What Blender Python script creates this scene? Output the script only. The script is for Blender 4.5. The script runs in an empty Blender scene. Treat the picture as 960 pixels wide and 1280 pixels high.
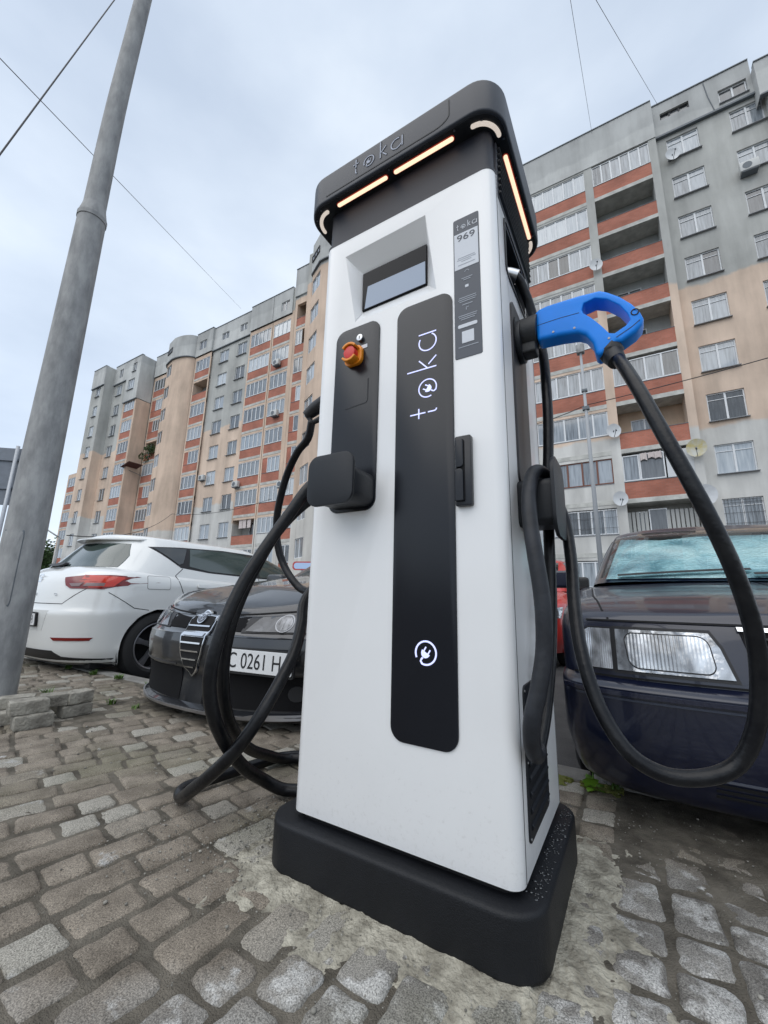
import bpy, bmesh, math, random
import numpy as np
from mathutils import Vector, Matrix
from mathutils.bvhtree import BVHTree
R = math.radians
rnd = random.Random(7)
scene = bpy.context.scene
COL = scene.collection

# ------------------------------------------------------------------ camera
CP = Vector((0.2429, -0.9596, 0.70))
def cam_axes(yaw, pitch, roll):
    f = Vector((math.sin(yaw) * math.cos(pitch), math.cos(yaw) * math.cos(pitch), math.sin(pitch)))
    r = Vector((math.cos(yaw), -math.sin(yaw), 0)); u = r.cross(f)
    c, s = math.cos(roll), math.sin(roll)
    return c * r + s * u, -s * r + c * u, f
r_, u_, f_ = cam_axes(-0.5467, 0.212, 0.0227)
cam = bpy.data.objects.new('camera', bpy.data.cameras.new('camera'))
cam.matrix_world = Matrix(((r_.x, u_.x, -f_.x, CP.x), (r_.y, u_.y, -f_.y, CP.y), (r_.z, u_.z, -f_.z, CP.z), (0, 0, 0, 1)))
cam.data.sensor_fit = 'HORIZONTAL'; cam.data.sensor_width = 36; cam.data.lens = 36 * 510.3 / 960
cam.data.clip_start = 0.02; cam.data.clip_end = 2500
COL.objects.link(cam); scene.camera = cam

# ------------------------------------------------------------------ light
SUN_EL, SUN_AZ = R(60), R(190)
w = bpy.data.worlds.new('World'); scene.world = w; w.use_nodes = True
nt = w.node_tree; nt.nodes.clear()
def N(nt, t, **k):
    n = nt.nodes.new(t)
    for a, b in k.items():
        if a == 'op': n.operation = b
        else: setattr(n, a, b)
    return n
def L(nt, a, b): nt.links.new(a, b)
out = N(nt, 'ShaderNodeOutputWorld'); mix = N(nt, 'ShaderNodeMixShader')
bs = N(nt, 'ShaderNodeBackground'); bc = N(nt, 'ShaderNodeBackground')
sky = N(nt, 'ShaderNodeTexSky', sky_type='NISHITA', sun_disc=False, sun_elevation=SUN_EL, sun_rotation=SUN_AZ)
L(nt, sky.outputs[0], bs.inputs[0]); bs.inputs[1].default_value = 0.12
tc = N(nt, 'ShaderNodeTexCoord'); mp = N(nt, 'ShaderNodeMapping'); mp.inputs['Scale'].default_value = (1, 1, 2.2)
n1 = N(nt, 'ShaderNodeTexNoise'); n1.inputs['Scale'].default_value = 1.5; n1.inputs['Detail'].default_value = 7; n1.inputs['Roughness'].default_value = .5
rp = N(nt, 'ShaderNodeValToRGB')
e = rp.color_ramp.elements
e[0].position = .34; e[0].color = (0.50, 0.58, 0.695, 1)
e[1].position = .66; e[1].color = (0.79, 0.86, 0.93, 1)
m_ = rp.color_ramp.elements.new(.5); m_.color = (0.62, 0.70, 0.805, 1)
L(nt, tc.outputs['Generated'], mp.inputs[0]); L(nt, mp.outputs[0], n1.inputs[0]); L(nt, n1.outputs[0], rp.inputs[0])
# overcast: brighter towards the low sky, as cloud cover thins there
sp = N(nt, 'ShaderNodeSeparateXYZ'); L(nt, tc.outputs['Generated'], sp.inputs[0])
mr = N(nt, 'ShaderNodeMapRange'); L(nt, sp.outputs[2], mr.inputs[0])
mr.inputs[1].default_value = 0.0; mr.inputs[2].default_value = 0.85; mr.inputs[3].default_value = 1.2; mr.inputs[4].default_value = 1.0
L(nt, rp.outputs[0], bc.inputs[0]); L(nt, mr.outputs[0], bc.inputs[1])
mix.inputs[0].default_value = 0.85
L(nt, bs.outputs[0], mix.inputs[1]); L(nt, bc.outputs[0], mix.inputs[2]); L(nt, mix.outputs[0], out.inputs[0])
sd = bpy.data.lights.new('sun', 'SUN'); sd.energy = 1.3; sd.angle = R(75); sd.color = (1, .95, .88)
so = bpy.data.objects.new('sun', sd); COL.objects.link(so)
so.rotation_euler = (R(90) - SUN_EL, 0, -SUN_AZ + math.pi)
scene.view_settings.view_transform = 'Standard'; scene.view_settings.look = 'None'
scene.view_settings.exposure = 0.36; scene.view_settings.gamma = 1; scene.view_settings.use_curve_mapping = False
scene.cycles.max_bounces = 6; scene.cycles.use_denoising = True

# ------------------------------------------------------------------ materials
MATS = {}
def M(name, col, rough=.6, metal=0., var=0., vs=4., bump=0., bs=60., coat=0., spec=.5, emit=None, es=1., col2=None, stretch=(1, 1, 1), island=0., objr=0., coords='Object'):
    if name in MATS: return MATS[name]
    m = bpy.data.materials.new(name); m.use_nodes = True; nt = m.node_tree
    p = nt.nodes['Principled BSDF']; MATS[name] = m
    p.inputs['Base Color'].default_value = (*col, 1); p.inputs['Roughness'].default_value = rough
    p.inputs['Metallic'].default_value = metal; p.inputs['Coat Weight'].default_value = coat
    p.inputs['Coat Roughness'].default_value = .04; p.inputs['Specular IOR Level'].default_value = spec
    if emit: p.inputs['Emission Color'].default_value = (*emit, 1); p.inputs['Emission Strength'].default_value = es
    if var or bump or col2:
        if coords == 'World':
            g = N(nt, 'ShaderNodeNewGeometry'); src = g.outputs['Position']
        else:
            t = N(nt, 'ShaderNodeTexCoord'); src = t.outputs['Object']
        mp = N(nt, 'ShaderNodeMapping'); mp.inputs['Scale'].default_value = stretch; L(nt, src, mp.inputs[0])
    cur = None
    if var or col2:
        a = N(nt, 'ShaderNodeTexNoise'); a.inputs['Scale'].default_value = vs; a.inputs['Detail'].default_value = 6; a.inputs['Roughness'].default_value = .62
        L(nt, mp.outputs[0], a.inputs[0])
        r = N(nt, 'ShaderNodeValToRGB'); L(nt, a.outputs[0], r.inputs[0])
        c2 = col2 or tuple(min(1, c * (1 + var)) for c in col); c1 = col if col2 else tuple(c * (1 - var) for c in col)
        r.color_ramp.elements[0].position = .36; r.color_ramp.elements[0].color = (*c1, 1)
        r.color_ramp.elements[1].position = .64; r.color_ramp.elements[1].color = (*c2, 1)
        cur = r.outputs[0]; m['amp'] = 1
    if objr or island:
        h = N(nt, 'ShaderNodeHueSaturation')
        if cur: L(nt, cur, h.inputs['Color'])
        else: h.inputs['Color'].default_value = (*col, 1)
        ad = N(nt, 'ShaderNodeMath', op='MULTIPLY_ADD'); ad.inputs[1].default_value = 2 * objr; ad.inputs[2].default_value = 1 - objr
        oi = N(nt, 'ShaderNodeObjectInfo')
        if island:
            g2 = N(nt, 'ShaderNodeNewGeometry'); s_ = N(nt, 'ShaderNodeMath', op='ADD'); fr = N(nt, 'ShaderNodeMath', op='FRACT')
            L(nt, oi.outputs['Random'], s_.inputs[0]); L(nt, g2.outputs['Random Per Island'], s_.inputs[1]); L(nt, s_.outputs[0], fr.inputs[0])
            L(nt, fr.outputs[0], ad.inputs[0]); ad.inputs[1].default_value = 2 * island; ad.inputs[2].default_value = 1 - island
        else: L(nt, oi.outputs['Random'], ad.inputs[0])
        L(nt, ad.outputs[0], h.inputs['Value']); cur = h.outputs[0]
    if cur: L(nt, cur, p.inputs['Base Color'])
    if bump:
        b = N(nt, 'ShaderNodeTexNoise'); b.inputs['Scale'].default_value = bs; b.inputs['Detail'].default_value = 4
        L(nt, mp.outputs[0], b.inputs[0]); bb = N(nt, 'ShaderNodeBump'); bb.inputs['Strength'].default_value = bump; bb.inputs['Distance'].default_value = .01
        L(nt, b.outputs[0], bb.inputs['Height']); L(nt, bb.outputs[0], p.inputs['Normal'])
    return m

white_paint = M('white_coated_steel', (.82, .825, .83), rough=.32, var=.025, vs=1.5, coat=.25)
def grime(m):
    """rain splashed dust low on the cabinet and a few specks"""
    nt = m.node_tree; p = nt.nodes['Principled BSDF']; src = p.inputs['Base Color'].links[0].from_socket
    t = N(nt, 'ShaderNodeTexCoord'); s = N(nt, 'ShaderNodeSeparateXYZ'); L(nt, t.outputs['Object'], s.inputs[0])
    g = N(nt, 'ShaderNodeMapRange'); L(nt, s.outputs[2], g.inputs[0])
    for k, q in enumerate((.14, .55, .16, 0.)): g.inputs[k + 1].default_value = q
    n = N(nt, 'ShaderNodeTexNoise'); n.inputs['Scale'].default_value = 70; n.inputs['Detail'].default_value = 6; n.inputs['Roughness'].default_value = .75; L(nt, t.outputs['Object'], n.inputs[0])
    a = N(nt, 'ShaderNodeMath', op='ADD'); L(nt, g.outputs[0], a.inputs[0]); L(nt, n.outputs[0], a.inputs[1])
    k = N(nt, 'ShaderNodeMapRange'); L(nt, a.outputs[0], k.inputs[0])
    for i, q in enumerate((.68, .84, 0., .20)): k.inputs[i + 1].default_value = q
    x = N(nt, 'ShaderNodeMix', data_type='RGBA'); L(nt, k.outputs[0], x.inputs[0]); L(nt, src, x.inputs[6]); x.inputs[7].default_value = (.33, .31, .27, 1); L(nt, x.outputs[2], p.inputs['Base Color'])
grime(white_paint)
dark_band = M('dark_band_coating', (.013, .015, .025), rough=.5, bump=.05, bs=500)
canopy_mat = M('canopy_powder_coating', (.014, .019, .031), rough=.45, var=.06, vs=3, bump=.06, bs=600)
base_mat = M('base_powder_coating', (.006, .007, .0095), rough=.5, spec=.35, var=.25, vs=5, bump=.25, bs=420)
gloss_black = M('glossy_black_panel', (.005, .0065, .011), rough=.27, spec=.42)
satin_black = M('satin_black_plastic', (.007, .009, .013), rough=.45, spec=.4, bump=.08, bs=500)
black_void = M('black_void', (.004, .004, .005), rough=.9)
rubber = M('cable_rubber', (.0035, .004, .006), rough=.30, spec=.30, col2=(.010, .0105, .012), vs=24, bump=.15, bs=70)
rubber_dull = M('cable_rubber_dusty', (.016, .018, .023), rough=.48, spec=.35, var=.3, vs=18, bump=.1, bs=70)
blue_plastic = M('blue_plug_plastic', (.000, .225, .82), spec=.3, rough=.45, var=.05, vs=9, bump=.05, bs=300, coat=.1)
plug_black = M('plug_black_rubber', (.012, .013, .015), rough=.5, bump=.1, bs=200)
orange_p = M('orange_shroud', (.80, .27, .012), rough=.4)
red_p = M('red_button', (.62, .025, .02), rough=.35)
steel = M('brushed_steel', (.55, .56, .58), rough=.3, metal=1)
screw_m = M('screw_steel', (.2, .21, .23), rough=.35, metal=1)
led_warm = M('led_strip_warm', (.9, .8, .65), rough=.5, emit=(1, .74, .50), es=.92)
led_rim = M('led_rim_red', (.25, .03, .02), rough=.4, emit=(1, .08, .03), es=.10)
led_off = M('led_strip_pale', (.72, .72, .72), rough=.5, emit=(1, .86, .74), es=.42)
letter_lit = M('lit_letters', (.6, .62, .85), rough=.4, emit=(.50, .54, 1), es=.62)
letter_eng = M('engraved_letters', (.34, .38, .47), rough=.45)
letter_dark = M('engraved_shadow', (.008, .009, .012), rough=.6)
sticker_dark = M('sticker_slate', (.06, .07, .09), rough=.45)
sticker_white = M('sticker_white', (.62, .65, .70), rough=.5)
sticker_grey = M('sticker_print', (.36, .39, .44), rough=.5)
screen_black = M('screen_glass_black', (.003, .004, .007), rough=.1, spec=.15)
screen_sky = M('screen_painted_sky_reflection', (.1, .12, .15), rough=.12, emit=(.34, .45, .64), es=.30)  # pale blue emission standing in for sky mirrored in the screen glass

# ------------------------------------------------------------------ object helpers
def link(o, parent=None, **props):
    COL.objects.link(o)
    if parent is not None: o.parent = parent
    for k, v in props.items():
        if v is not None: o[k] = v
    return o
def mesh_of(verts, faces, mat=None, smooth=False):
    me = bpy.data.meshes.new('m'); me.from_pydata([tuple(v) for v in verts], [], faces)
    if mat:
        for x in (mat if isinstance(mat, (list, tuple)) else [mat]): me.materials.append(x)
    if smooth: me.shade_smooth()
    me.update(); return me
def obj(name, me, parent=None, loc=(0, 0, 0), rot=(0, 0, 0), **props):
    if isinstance(me, bmesh.types.BMesh):
        b = me; me = bpy.data.meshes.new(name); b.to_mesh(me); b.free()
    me.name = name
    o = bpy.data.objects.new(name, me); o.location = loc; o.rotation_euler = rot
    return link(o, parent, **props)
def thing(name, label, cat, loc=(0, 0, 0), rotz=0, group=None):
    o = bpy.data.objects.new(name, None); o.location = loc; o.rotation_euler = (0, 0, rotz); o.empty_display_size = .2
    return link(o, None, label=label, category=cat, group=group)
def struct(name, me, **k): return obj(name, me, kind='structure', **k)
def copy_tree(o, parent=None, **props):
    c = o.copy(); COL.objects.link(c)
    if parent is not None: c.parent = parent
    for ch in list(o.children): copy_tree(ch, c)
    for k, v in props.items(): c[k] = v
    return c
class MB:
    """collects shapes into one mesh"""
    def __init__(s): s.v = []; s.f = []; s.m = []; s.mats = []
    def mi(s, mat):
        if mat not in s.mats: s.mats.append(mat)
        return s.mats.index(mat)
    def add(s, vs, fs, mat):
        o = len(s.v); s.v += [tuple(v) for v in vs]; i = s.mi(mat)
        for f in fs: s.f.append(tuple(o + k for k in f)); s.m.append(i)
        return s
    def box(s, x0, x1, y0, y1, z0, z1, mat):
        return s.add([(x, y, z) for z in (z0, z1) for y in (y0, y1) for x in (x0, x1)],
                     [(0, 2, 3, 1), (4, 5, 7, 6), (0, 1, 5, 4), (2, 6, 7, 3), (0, 4, 6, 2), (1, 3, 7, 5)], mat)
    def prism(s, poly, a0, a1, axis, mat):
        """polygon (2D) extruded along axis: 'y' -> poly is (x,z); 'x' -> (y,z); 'z' -> (x,y)"""
        f = {'y': lambda p, a: (p[0], a, p[1]), 'x': lambda p, a: (a, p[0], p[1]), 'z': lambda p, a: (p[0], p[1], a)}[axis]
        n = len(poly)
        return s.add([f(p, a0) for p in poly] + [f(p, a1) for p in poly],
                     [tuple(range(n)), tuple(range(2 * n - 1, n - 1, -1))] + [(i, n + i, n + (i + 1) % n, (i + 1) % n) for i in range(n)], mat)
    def tube(s, pts, rad, mat, seg=10, cap=True):
        v, f = tube_geo(pts, rad, seg, cap); return s.add(v, f, mat)
    def mesh(s, smooth=False, fix=True):
        me = mesh_of(s.v, s.f, s.mats); me.polygons.foreach_set('material_index', s.m)
        if fix:
            b = bmesh.new(); b.from_mesh(me); bmesh.ops.recalc_face_normals(b, faces=b.faces); b.to_mesh(me); b.free()
        if smooth: me.shade_smooth()
        return me
def catmull(pts, n=8):
    P = [Vector(p) for p in pts]; P = [P[0] * 2 - P[1]] + P + [P[-1] * 2 - P[-2]]; o = []
    for i in range(1, len(P) - 2):
        a, b, c, d = P[i - 1:i + 3]
        for k in range(n):
            t = k / n; o.append(.5 * ((2 * b) + (c - a) * t + (2 * a - 5 * b + 4 * c - d) * t * t + (3 * b - a - 3 * c + d) * t ** 3))
    o.append(P[-2]); return o
def tube_geo(pts, rad, seg=10, cap=True):
    P = [Vector(p) for p in pts]; n = len(P); rr = rad if isinstance(rad, (list, tuple)) else [rad] * n
    V = []; F = []; up = None
    for i, p in enumerate(P):
        t = (P[min(i + 1, n - 1)] - P[max(i - 1, 0)]).normalized()
        if up is None: up = t.orthogonal().normalized()
        up = (up - t * up.dot(t)).normalized(); b = t.cross(up)
        for k in range(seg):
            a = 2 * math.pi * k / seg; V.append(p + (up * math.cos(a) + b * math.sin(a)) * rr[i])
    for i in range(n - 1):
        for k in range(seg): F.append((i * seg + k, i * seg + (k + 1) % seg, (i + 1) * seg + (k + 1) % seg, (i + 1) * seg + k))
    if cap: F.append(tuple(range(seg - 1, -1, -1))); F.append(tuple((n - 1) * seg + k for k in range(seg)))
    return V, F
def rrect(x0, x1, z0, z1, r, n=6, rs=None):
    rs = rs or (r, r, r, r); o = []
    for (cx, cz, a0), q in zip(((x1, z1, 0), (x0, z1, 90), (x0, z0, 180), (x1, z0, 270)), rs):
        sx = -1 if cx == x1 else 1; sz = -1 if cz == z1 else 1
        if q <= 0: o.append((cx, cz)); continue
        for k in range(n + 1):
            a = R(a0 + 90 * k / n); o.append((cx + sx * q + q * math.cos(a), cz + sz * q + q * math.sin(a)))
    return o
def bevel(me, w, seg=2, ang=30):
    b = bmesh.new(); b.from_mesh(me); bmesh.ops.remove_doubles(b, verts=b.verts, dist=1e-5)
    es = [e for e in b.edges if e.is_manifold and e.calc_face_angle(0) > R(ang)]
    bmesh.ops.bevel(b, geom=es, offset=w, segments=seg, affect='EDGES', profile=.6, clamp_overlap=True)
    b.to_mesh(me); b.free(); return me
def auto_smooth(me, ang=35):
    b = bmesh.new(); b.from_mesh(me)
    for f in b.faces: f.smooth = True
    for e in b.edges: e.smooth = not (e.is_manifold and e.calc_face_angle(0) > R(ang))
    b.to_mesh(me); b.free(); return me
def boolean(me, cut, op='DIFFERENCE'):
    a = bpy.data.objects.new('a', me); c = bpy.data.objects.new('c', cut); COL.objects.link(a); COL.objects.link(c)
    md = a.modifiers.new('b', 'BOOLEAN'); md.operation = op; md.solver = 'EXACT'; md.object = c
    dg = bpy.context.evaluated_depsgraph_get(); dg.update()
    r = bpy.data.meshes.new_from_object(a.evaluated_get(dg)); bpy.data.objects.remove(a); bpy.data.objects.remove(c); return r
def strip2(pts, w):
    """flat 2D ribbon along a polyline -> (verts2, quads)"""
    V = []; F = []; n = len(pts)
    for i, p in enumerate(pts):
        a = pts[max(i - 1, 0)]; b = pts[min(i + 1, n - 1)]; d = (b[0] - a[0], b[1] - a[1]); l = math.hypot(*d) or 1
        nx, ny = -d[1] / l * w / 2, d[0] / l * w / 2; V += [(p[0] + nx, p[1] + ny), (p[0] - nx, p[1] - ny)]
    for i in range(n - 1): F.append((2 * i, 2 * i + 1, 2 * i + 3, 2 * i + 2))
    return V, F
def stroke(mb, pts, w, mp, mat, th=.0012):
    """ribbon with thickness; mp(u,v,h)->xyz"""
    V, F = strip2(pts, w); n = len(V)
    v3 = [mp(u, v, 0) for u, v in V] + [mp(u, v, th) for u, v in V]
    fs = [tuple(n + k for k in f) for f in F]
    for i in range(len(pts) - 1):
        a, b, c, d = 2 * i, 2 * i + 1, 2 * i + 3, 2 * i + 2
        fs += [(a, d, n + d, n + a), (b, n + b, n + c, c)]
    fs += [(0, 1, n + 1, n), (n - 2, n - 1, 2 * n - 1, 2 * n - 2)]
    mb.add(v3, fs, mat)
def text_mesh(s, size, mat, ext=.001, align='CENTER', sx=1.):
    c = bpy.data.curves.new('t', 'FONT'); c.body = s; c.size = size; c.extrude = ext; c.align_x = align; c.align_y = 'CENTER'
    o = bpy.data.objects.new('t', c); COL.objects.link(o); dg = bpy.context.evaluated_depsgraph_get(); dg.update()
    me = bpy.data.meshes.new_from_object(o.evaluated_get(dg)); bpy.data.objects.remove(o)
    me.materials.clear(); me.materials.append(mat)
    for v in me.vertices: v.co.x *= sx
    return me
# letters of the charger's word mark, each glyph as strokes in a unit box (u right, v up, x-height 1)
def arc(cx, cy, rx, a0, a1, n=20, ry=None):
    ry = ry or rx; return [(cx + rx * math.cos(R(a0 + (a1 - a0) * k / n)), cy + ry * math.sin(R(a0 + (a1 - a0) * k / n))) for k in range(n + 1)]
def emblem_strokes():
    ring = arc(0, 0, 1, 205, -110, 30)
    cord = [(-.34, -.94), (-.5, -.72), (-.42, -.52), (-.3, -.42)]
    return ring, cord
def emblem(mb, mp, u0, v0, r, mat, th=.0012, tilt=-32, lw=.15):
    T = lambda u, v, h: mp(u0 + u * r, v0 + v * r, h)
    ring, cord = emblem_strokes(); stroke(mb, ring + [(-.42, -.86)], lw, T, mat, th); stroke(mb, cord, lw * 1.1, T, mat, th)
    c, s = math.cos(R(tilt)), math.sin(R(tilt)); q = lambda p: (p[0] * c - p[1] * s - .05, p[0] * s + p[1] * c - .05)
    body = [(-.46, .12), (.46, .12)] + arc(0, .1, .44, 0, -180, 10, .5)
    body = [q(p) for p in body]; n = len(body)
    mb.add([T(*p, 0) for p in body] + [T(*p, th) for p in body], [tuple(range(n, 2 * n))] + [(i, (i + 1) % n, n + (i + 1) % n, n + i) for i in range(n)], mat)
    for x in (-.24, .24): stroke(mb, [q((x, .1)), q((x, .52))], .13, T, mat, th)
def wordmark(mb, mp, s, mat, th=.0012, lw=.08, gap=1.0):
    """t o k a along +u, height of k = 1.7 s"""
    T = lambda u, v, h: mp(u * s, v * s, h)
    stroke(mb, [(0, 1.5), (0, .62)], lw, T, mat, th); stroke(mb, [(-.28, 1.0), (.28, 1.0)], lw, T, mat, th)
    stroke(mb, [(0, .48), (0, .12)] + arc(.12, .12, .12, 180, 270, 5), lw, T, mat, th)
    emblem(mb, lambda u, v, h: mp(u, v, h), 1.35 * s, .5 * s, .5 * s, mat, th, lw=lw * 1.9)
    stroke(mb, [(2.5, 1.7), (2.5, 0)], lw, T, mat, th); stroke(mb, [(2.5, .5), (3.05, 1.0)], lw, T, mat, th); stroke(mb, [(2.72, .45), (3.12, 0)], lw, T, mat, th)
    stroke(mb, arc(4.05, .5, .5, 60, 330, 24), lw, T, mat, th); stroke(mb, [(4.58, 1.02), (4.58, 0)], lw, T, mat, th)

# ------------------------------------------------------------------ ground, road, kerb
def paver_material():
    m = bpy.data.materials.new('paver_concrete'); m.use_nodes = True; nt = m.node_tree; p = nt.nodes['Principled BSDF']
    p.inputs['Roughness'].default_value = .82; p.inputs['Specular IOR Level'].default_value = .35
    g = N(nt, 'ShaderNodeNewGeometry'); pos = g.outputs['Position']
    oi = N(nt, 'ShaderNodeObjectInfo'); ad = N(nt, 'ShaderNodeMath', op='ADD'); fr = N(nt, 'ShaderNodeMath', op='FRACT')
    L(nt, oi.outputs['Random'], ad.inputs[0]); L(nt, g.outputs['Random Per Island'], ad.inputs[1]); L(nt, ad.outputs[0], fr.inputs[0])
    def noise(s, d=4, r=.55):
        n = N(nt, 'ShaderNodeTexNoise'); n.inputs['Scale'].default_value = s; n.inputs['Detail'].default_value = d; n.inputs['Roughness'].default_value = r
        L(nt, pos, n.inputs[0]); return n.outputs[0]
    def mixc(f, a, b):
        x = N(nt, 'ShaderNodeMix', data_type='RGBA'); L(nt, f, x.inputs[0]) if not isinstance(f, float) else setattr(x.inputs[0], 'default_value', f)
        for k, c in ((6, a), (7, b)):
            if isinstance(c, tuple): x.inputs[k].default_value = (*c, 1)
            else: L(nt, c, x.inputs[k])
        return x.outputs[2]
    def mr(src, a, b, c=0., d=1.):
        x = N(nt, 'ShaderNodeMapRange'); L(nt, src, x.inputs[0])
        for k, q in enumerate((a, b, c, d)): x.inputs[k + 1].default_value = q
        return x.outputs[0]
    sx = N(nt, 'ShaderNodeSeparateXYZ'); L(nt, pos, sx.inputs[0])
    # brownish stones away from the charger, grey ones at its front and right
    a1 = N(nt, 'ShaderNodeMath', op='MULTIPLY_ADD'); L(nt, noise(2.2), a1.inputs[0]); a1.inputs[1].default_value = 1.1; L(nt, sx.outputs[0], a1.inputs[2])
    a2 = N(nt, 'ShaderNodeMath', op='MULTIPLY_ADD'); L(nt, sx.outputs[1], a2.inputs[0]); a2.inputs[1].default_value = -.9; L(nt, a1.outputs[0], a2.inputs[2])
    zone = mr(a2.outputs[0], .15, .45)
    brown = mixc(mr(noise(9), .35, .65), (.138, .117, .093), (.245, .212, .172))
    brown = mixc(mr(fr.outputs[0], .74, .90), brown, (.29, .275, .24))
    grey = mixc(mr(noise(7), .4, .6), (.150, .141, .128), (.25, .24, .222))
    c = mixc(zone, brown, grey)
    # worn pale faces with a blotchy edge
    w1 = N(nt, 'ShaderNodeMath', op='MULTIPLY_ADD'); L(nt, fr.outputs[0], w1.inputs[0]); w1.inputs[1].default_value = .13; L(nt, noise(11, 5, .6), w1.inputs[2])
    w2 = N(nt, 'ShaderNodeMath', op='MULTIPLY_ADD'); L(nt, zone, w2.inputs[0]); w2.inputs[1].default_value = .17; L(nt, w1.outputs[0], w2.inputs[2])
    c = mixc(mr(w2.outputs[0], .72, .80), c, (.38, .375, .36))
    c = mixc(mr(noise(1.4, 3), .50, .68, 0., .5), c, (.135, .135, .085))         # moss film
    sp = noise(330, 2, .7); c2 = N(nt, 'ShaderNodeHueSaturation'); L(nt, c, c2.inputs['Color']); L(nt, mr(sp, .33, .67, .45, 1.6), c2.inputs['Value'])
    L(nt, c2.outputs[0], p.inputs['Base Color'])
    b = N(nt, 'ShaderNodeBump'); b.inputs['Strength'].default_value = .7; b.inputs['Distance'].default_value = .003
    s2 = N(nt, 'ShaderNodeMath', op='MULTIPLY_ADD'); L(nt, noise(45, 5, .7), s2.inputs[0]); s2.inputs[1].default_value = 1.6; L(nt, sp, s2.inputs[2]); L(nt, s2.outputs[0], b.inputs['Height'])
    L(nt, b.outputs[0], p.inputs['Normal']); return m
paver_m = paver_material()
dirt_m = M('joint_dirt', (.085, .076, .062), rough=.95, col2=(.20, .18, .148), vs=9, bump=1., bs=260, spec=.2)
kerb_m = M('kerb_concrete', (.15, .145, .135), rough=.85, col2=(.26, .255, .24), vs=6, bump=.5, bs=90)
asphalt_m = M('asphalt', (.045, .045, .047), rough=.8, col2=(.075, .075, .077), vs=3, bump=.6, bs=140)
mortar_m = M('dry_mortar', (.20, .185, .15), rough=.92, col2=(.46, .435, .36), vs=16, bump=1., bs=110, spec=.25)
far_ground_m = M('far_ground', (.07, .075, .06), rough=.95, var=.3, vs=.05)

from mathutils import noise as mn
def fbm(x, y, s, o=3, seed=0.): return mn.fractal(Vector((x * s + seed, y * s, seed)), 1.0, 2.0, o)
def grid_sheet(x0, x1, y0, y1, nx, ny, fz, mat):
    v = [(x0 + (x1 - x0) * i / nx, y0 + (y1 - y0) * j / ny) for j in range(ny + 1) for i in range(nx + 1)]
    v = [(x, y, fz(x, y)) for x, y in v]
    f = [(j * (nx + 1) + i, j * (nx + 1) + i + 1, (j + 1) * (nx + 1) + i + 1, (j + 1) * (nx + 1) + i) for j in range(ny) for i in range(nx)]
    return mesh_of(v, f, mat, True)
b = MB(); b.add([(-1500, -1500, -.30), (1500, -1500, -.30), (1500, 1500, -.30), (-1500, 1500, -.30)], [(0, 1, 2, 3)], far_ground_m)
struct('ground', b.mesh())
b = MB(); b.add([(-90, 1.2, -.12), (60, 1.2, -.12), (60, 45, -.12), (-90, 45, -.12)], [(0, 1, 2, 3)], asphalt_m)
struct('road', b.mesh())
# sandy bed the stones lie in: fine sheet near the charger, coarse beyond
def bed(x, y):
    z = -.0062 + .004 * fbm(x, y, 5) + .003 * fbm(x, y, 22, 2, 3.)
    k = max(0, min(1, (x + .05) / .25)) * max(0, min(1, (y - .36) / .3)); z += k * (.005 + .004 * fbm(x, y, 9, 2, 7.))
    k2 = max(0, min(1, (.45 - abs(x + 2.6)) / .3)) * max(0, min(1, (y - .15) / .2)); z += k2 * .006
    return z
struct('pavement', grid_sheet(-6.2, 3.0, -3.2, 1.052, 560, 260, bed, dirt_m))
b = MB()
for x0, x1, y0, y1 in ((-90, -6.2, -40, 1.05), (3.0, 60, -40, 1.05), (-6.2, 3.0, -40, -3.2)):
    b.add([(x0, y0, -.012), (x1, y0, -.012), (x1, y1, -.012), (x0, y1, -.012)], [(0, 1, 2, 3)], dirt_m)
struct('pavement_beyond', b.mesh())

# kerb: one object per stone
kerb = bpy.data.objects.new('kerb', None); link(kerb, None, kind='structure')
km = bevel(MB().box(-.495, .495, 0, .13, -.30, .0, kerb_m).mesh(), .014, 3)
for v in km.vertices: v.co.z += .004 * fbm(v.co.x, v.co.y, 6); v.co.y += .004 * fbm(v.co.x, v.co.z, 5)
auto_smooth(km, 50)
for i in range(-14, 7): obj('kerb_stone', km, kerb, (i * 1.0 + .52, 1.052 + rnd.uniform(-.004, .004), .004 + rnd.uniform(-.006, .006)), (0, 0, rnd.uniform(-.006, .006)))

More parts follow.
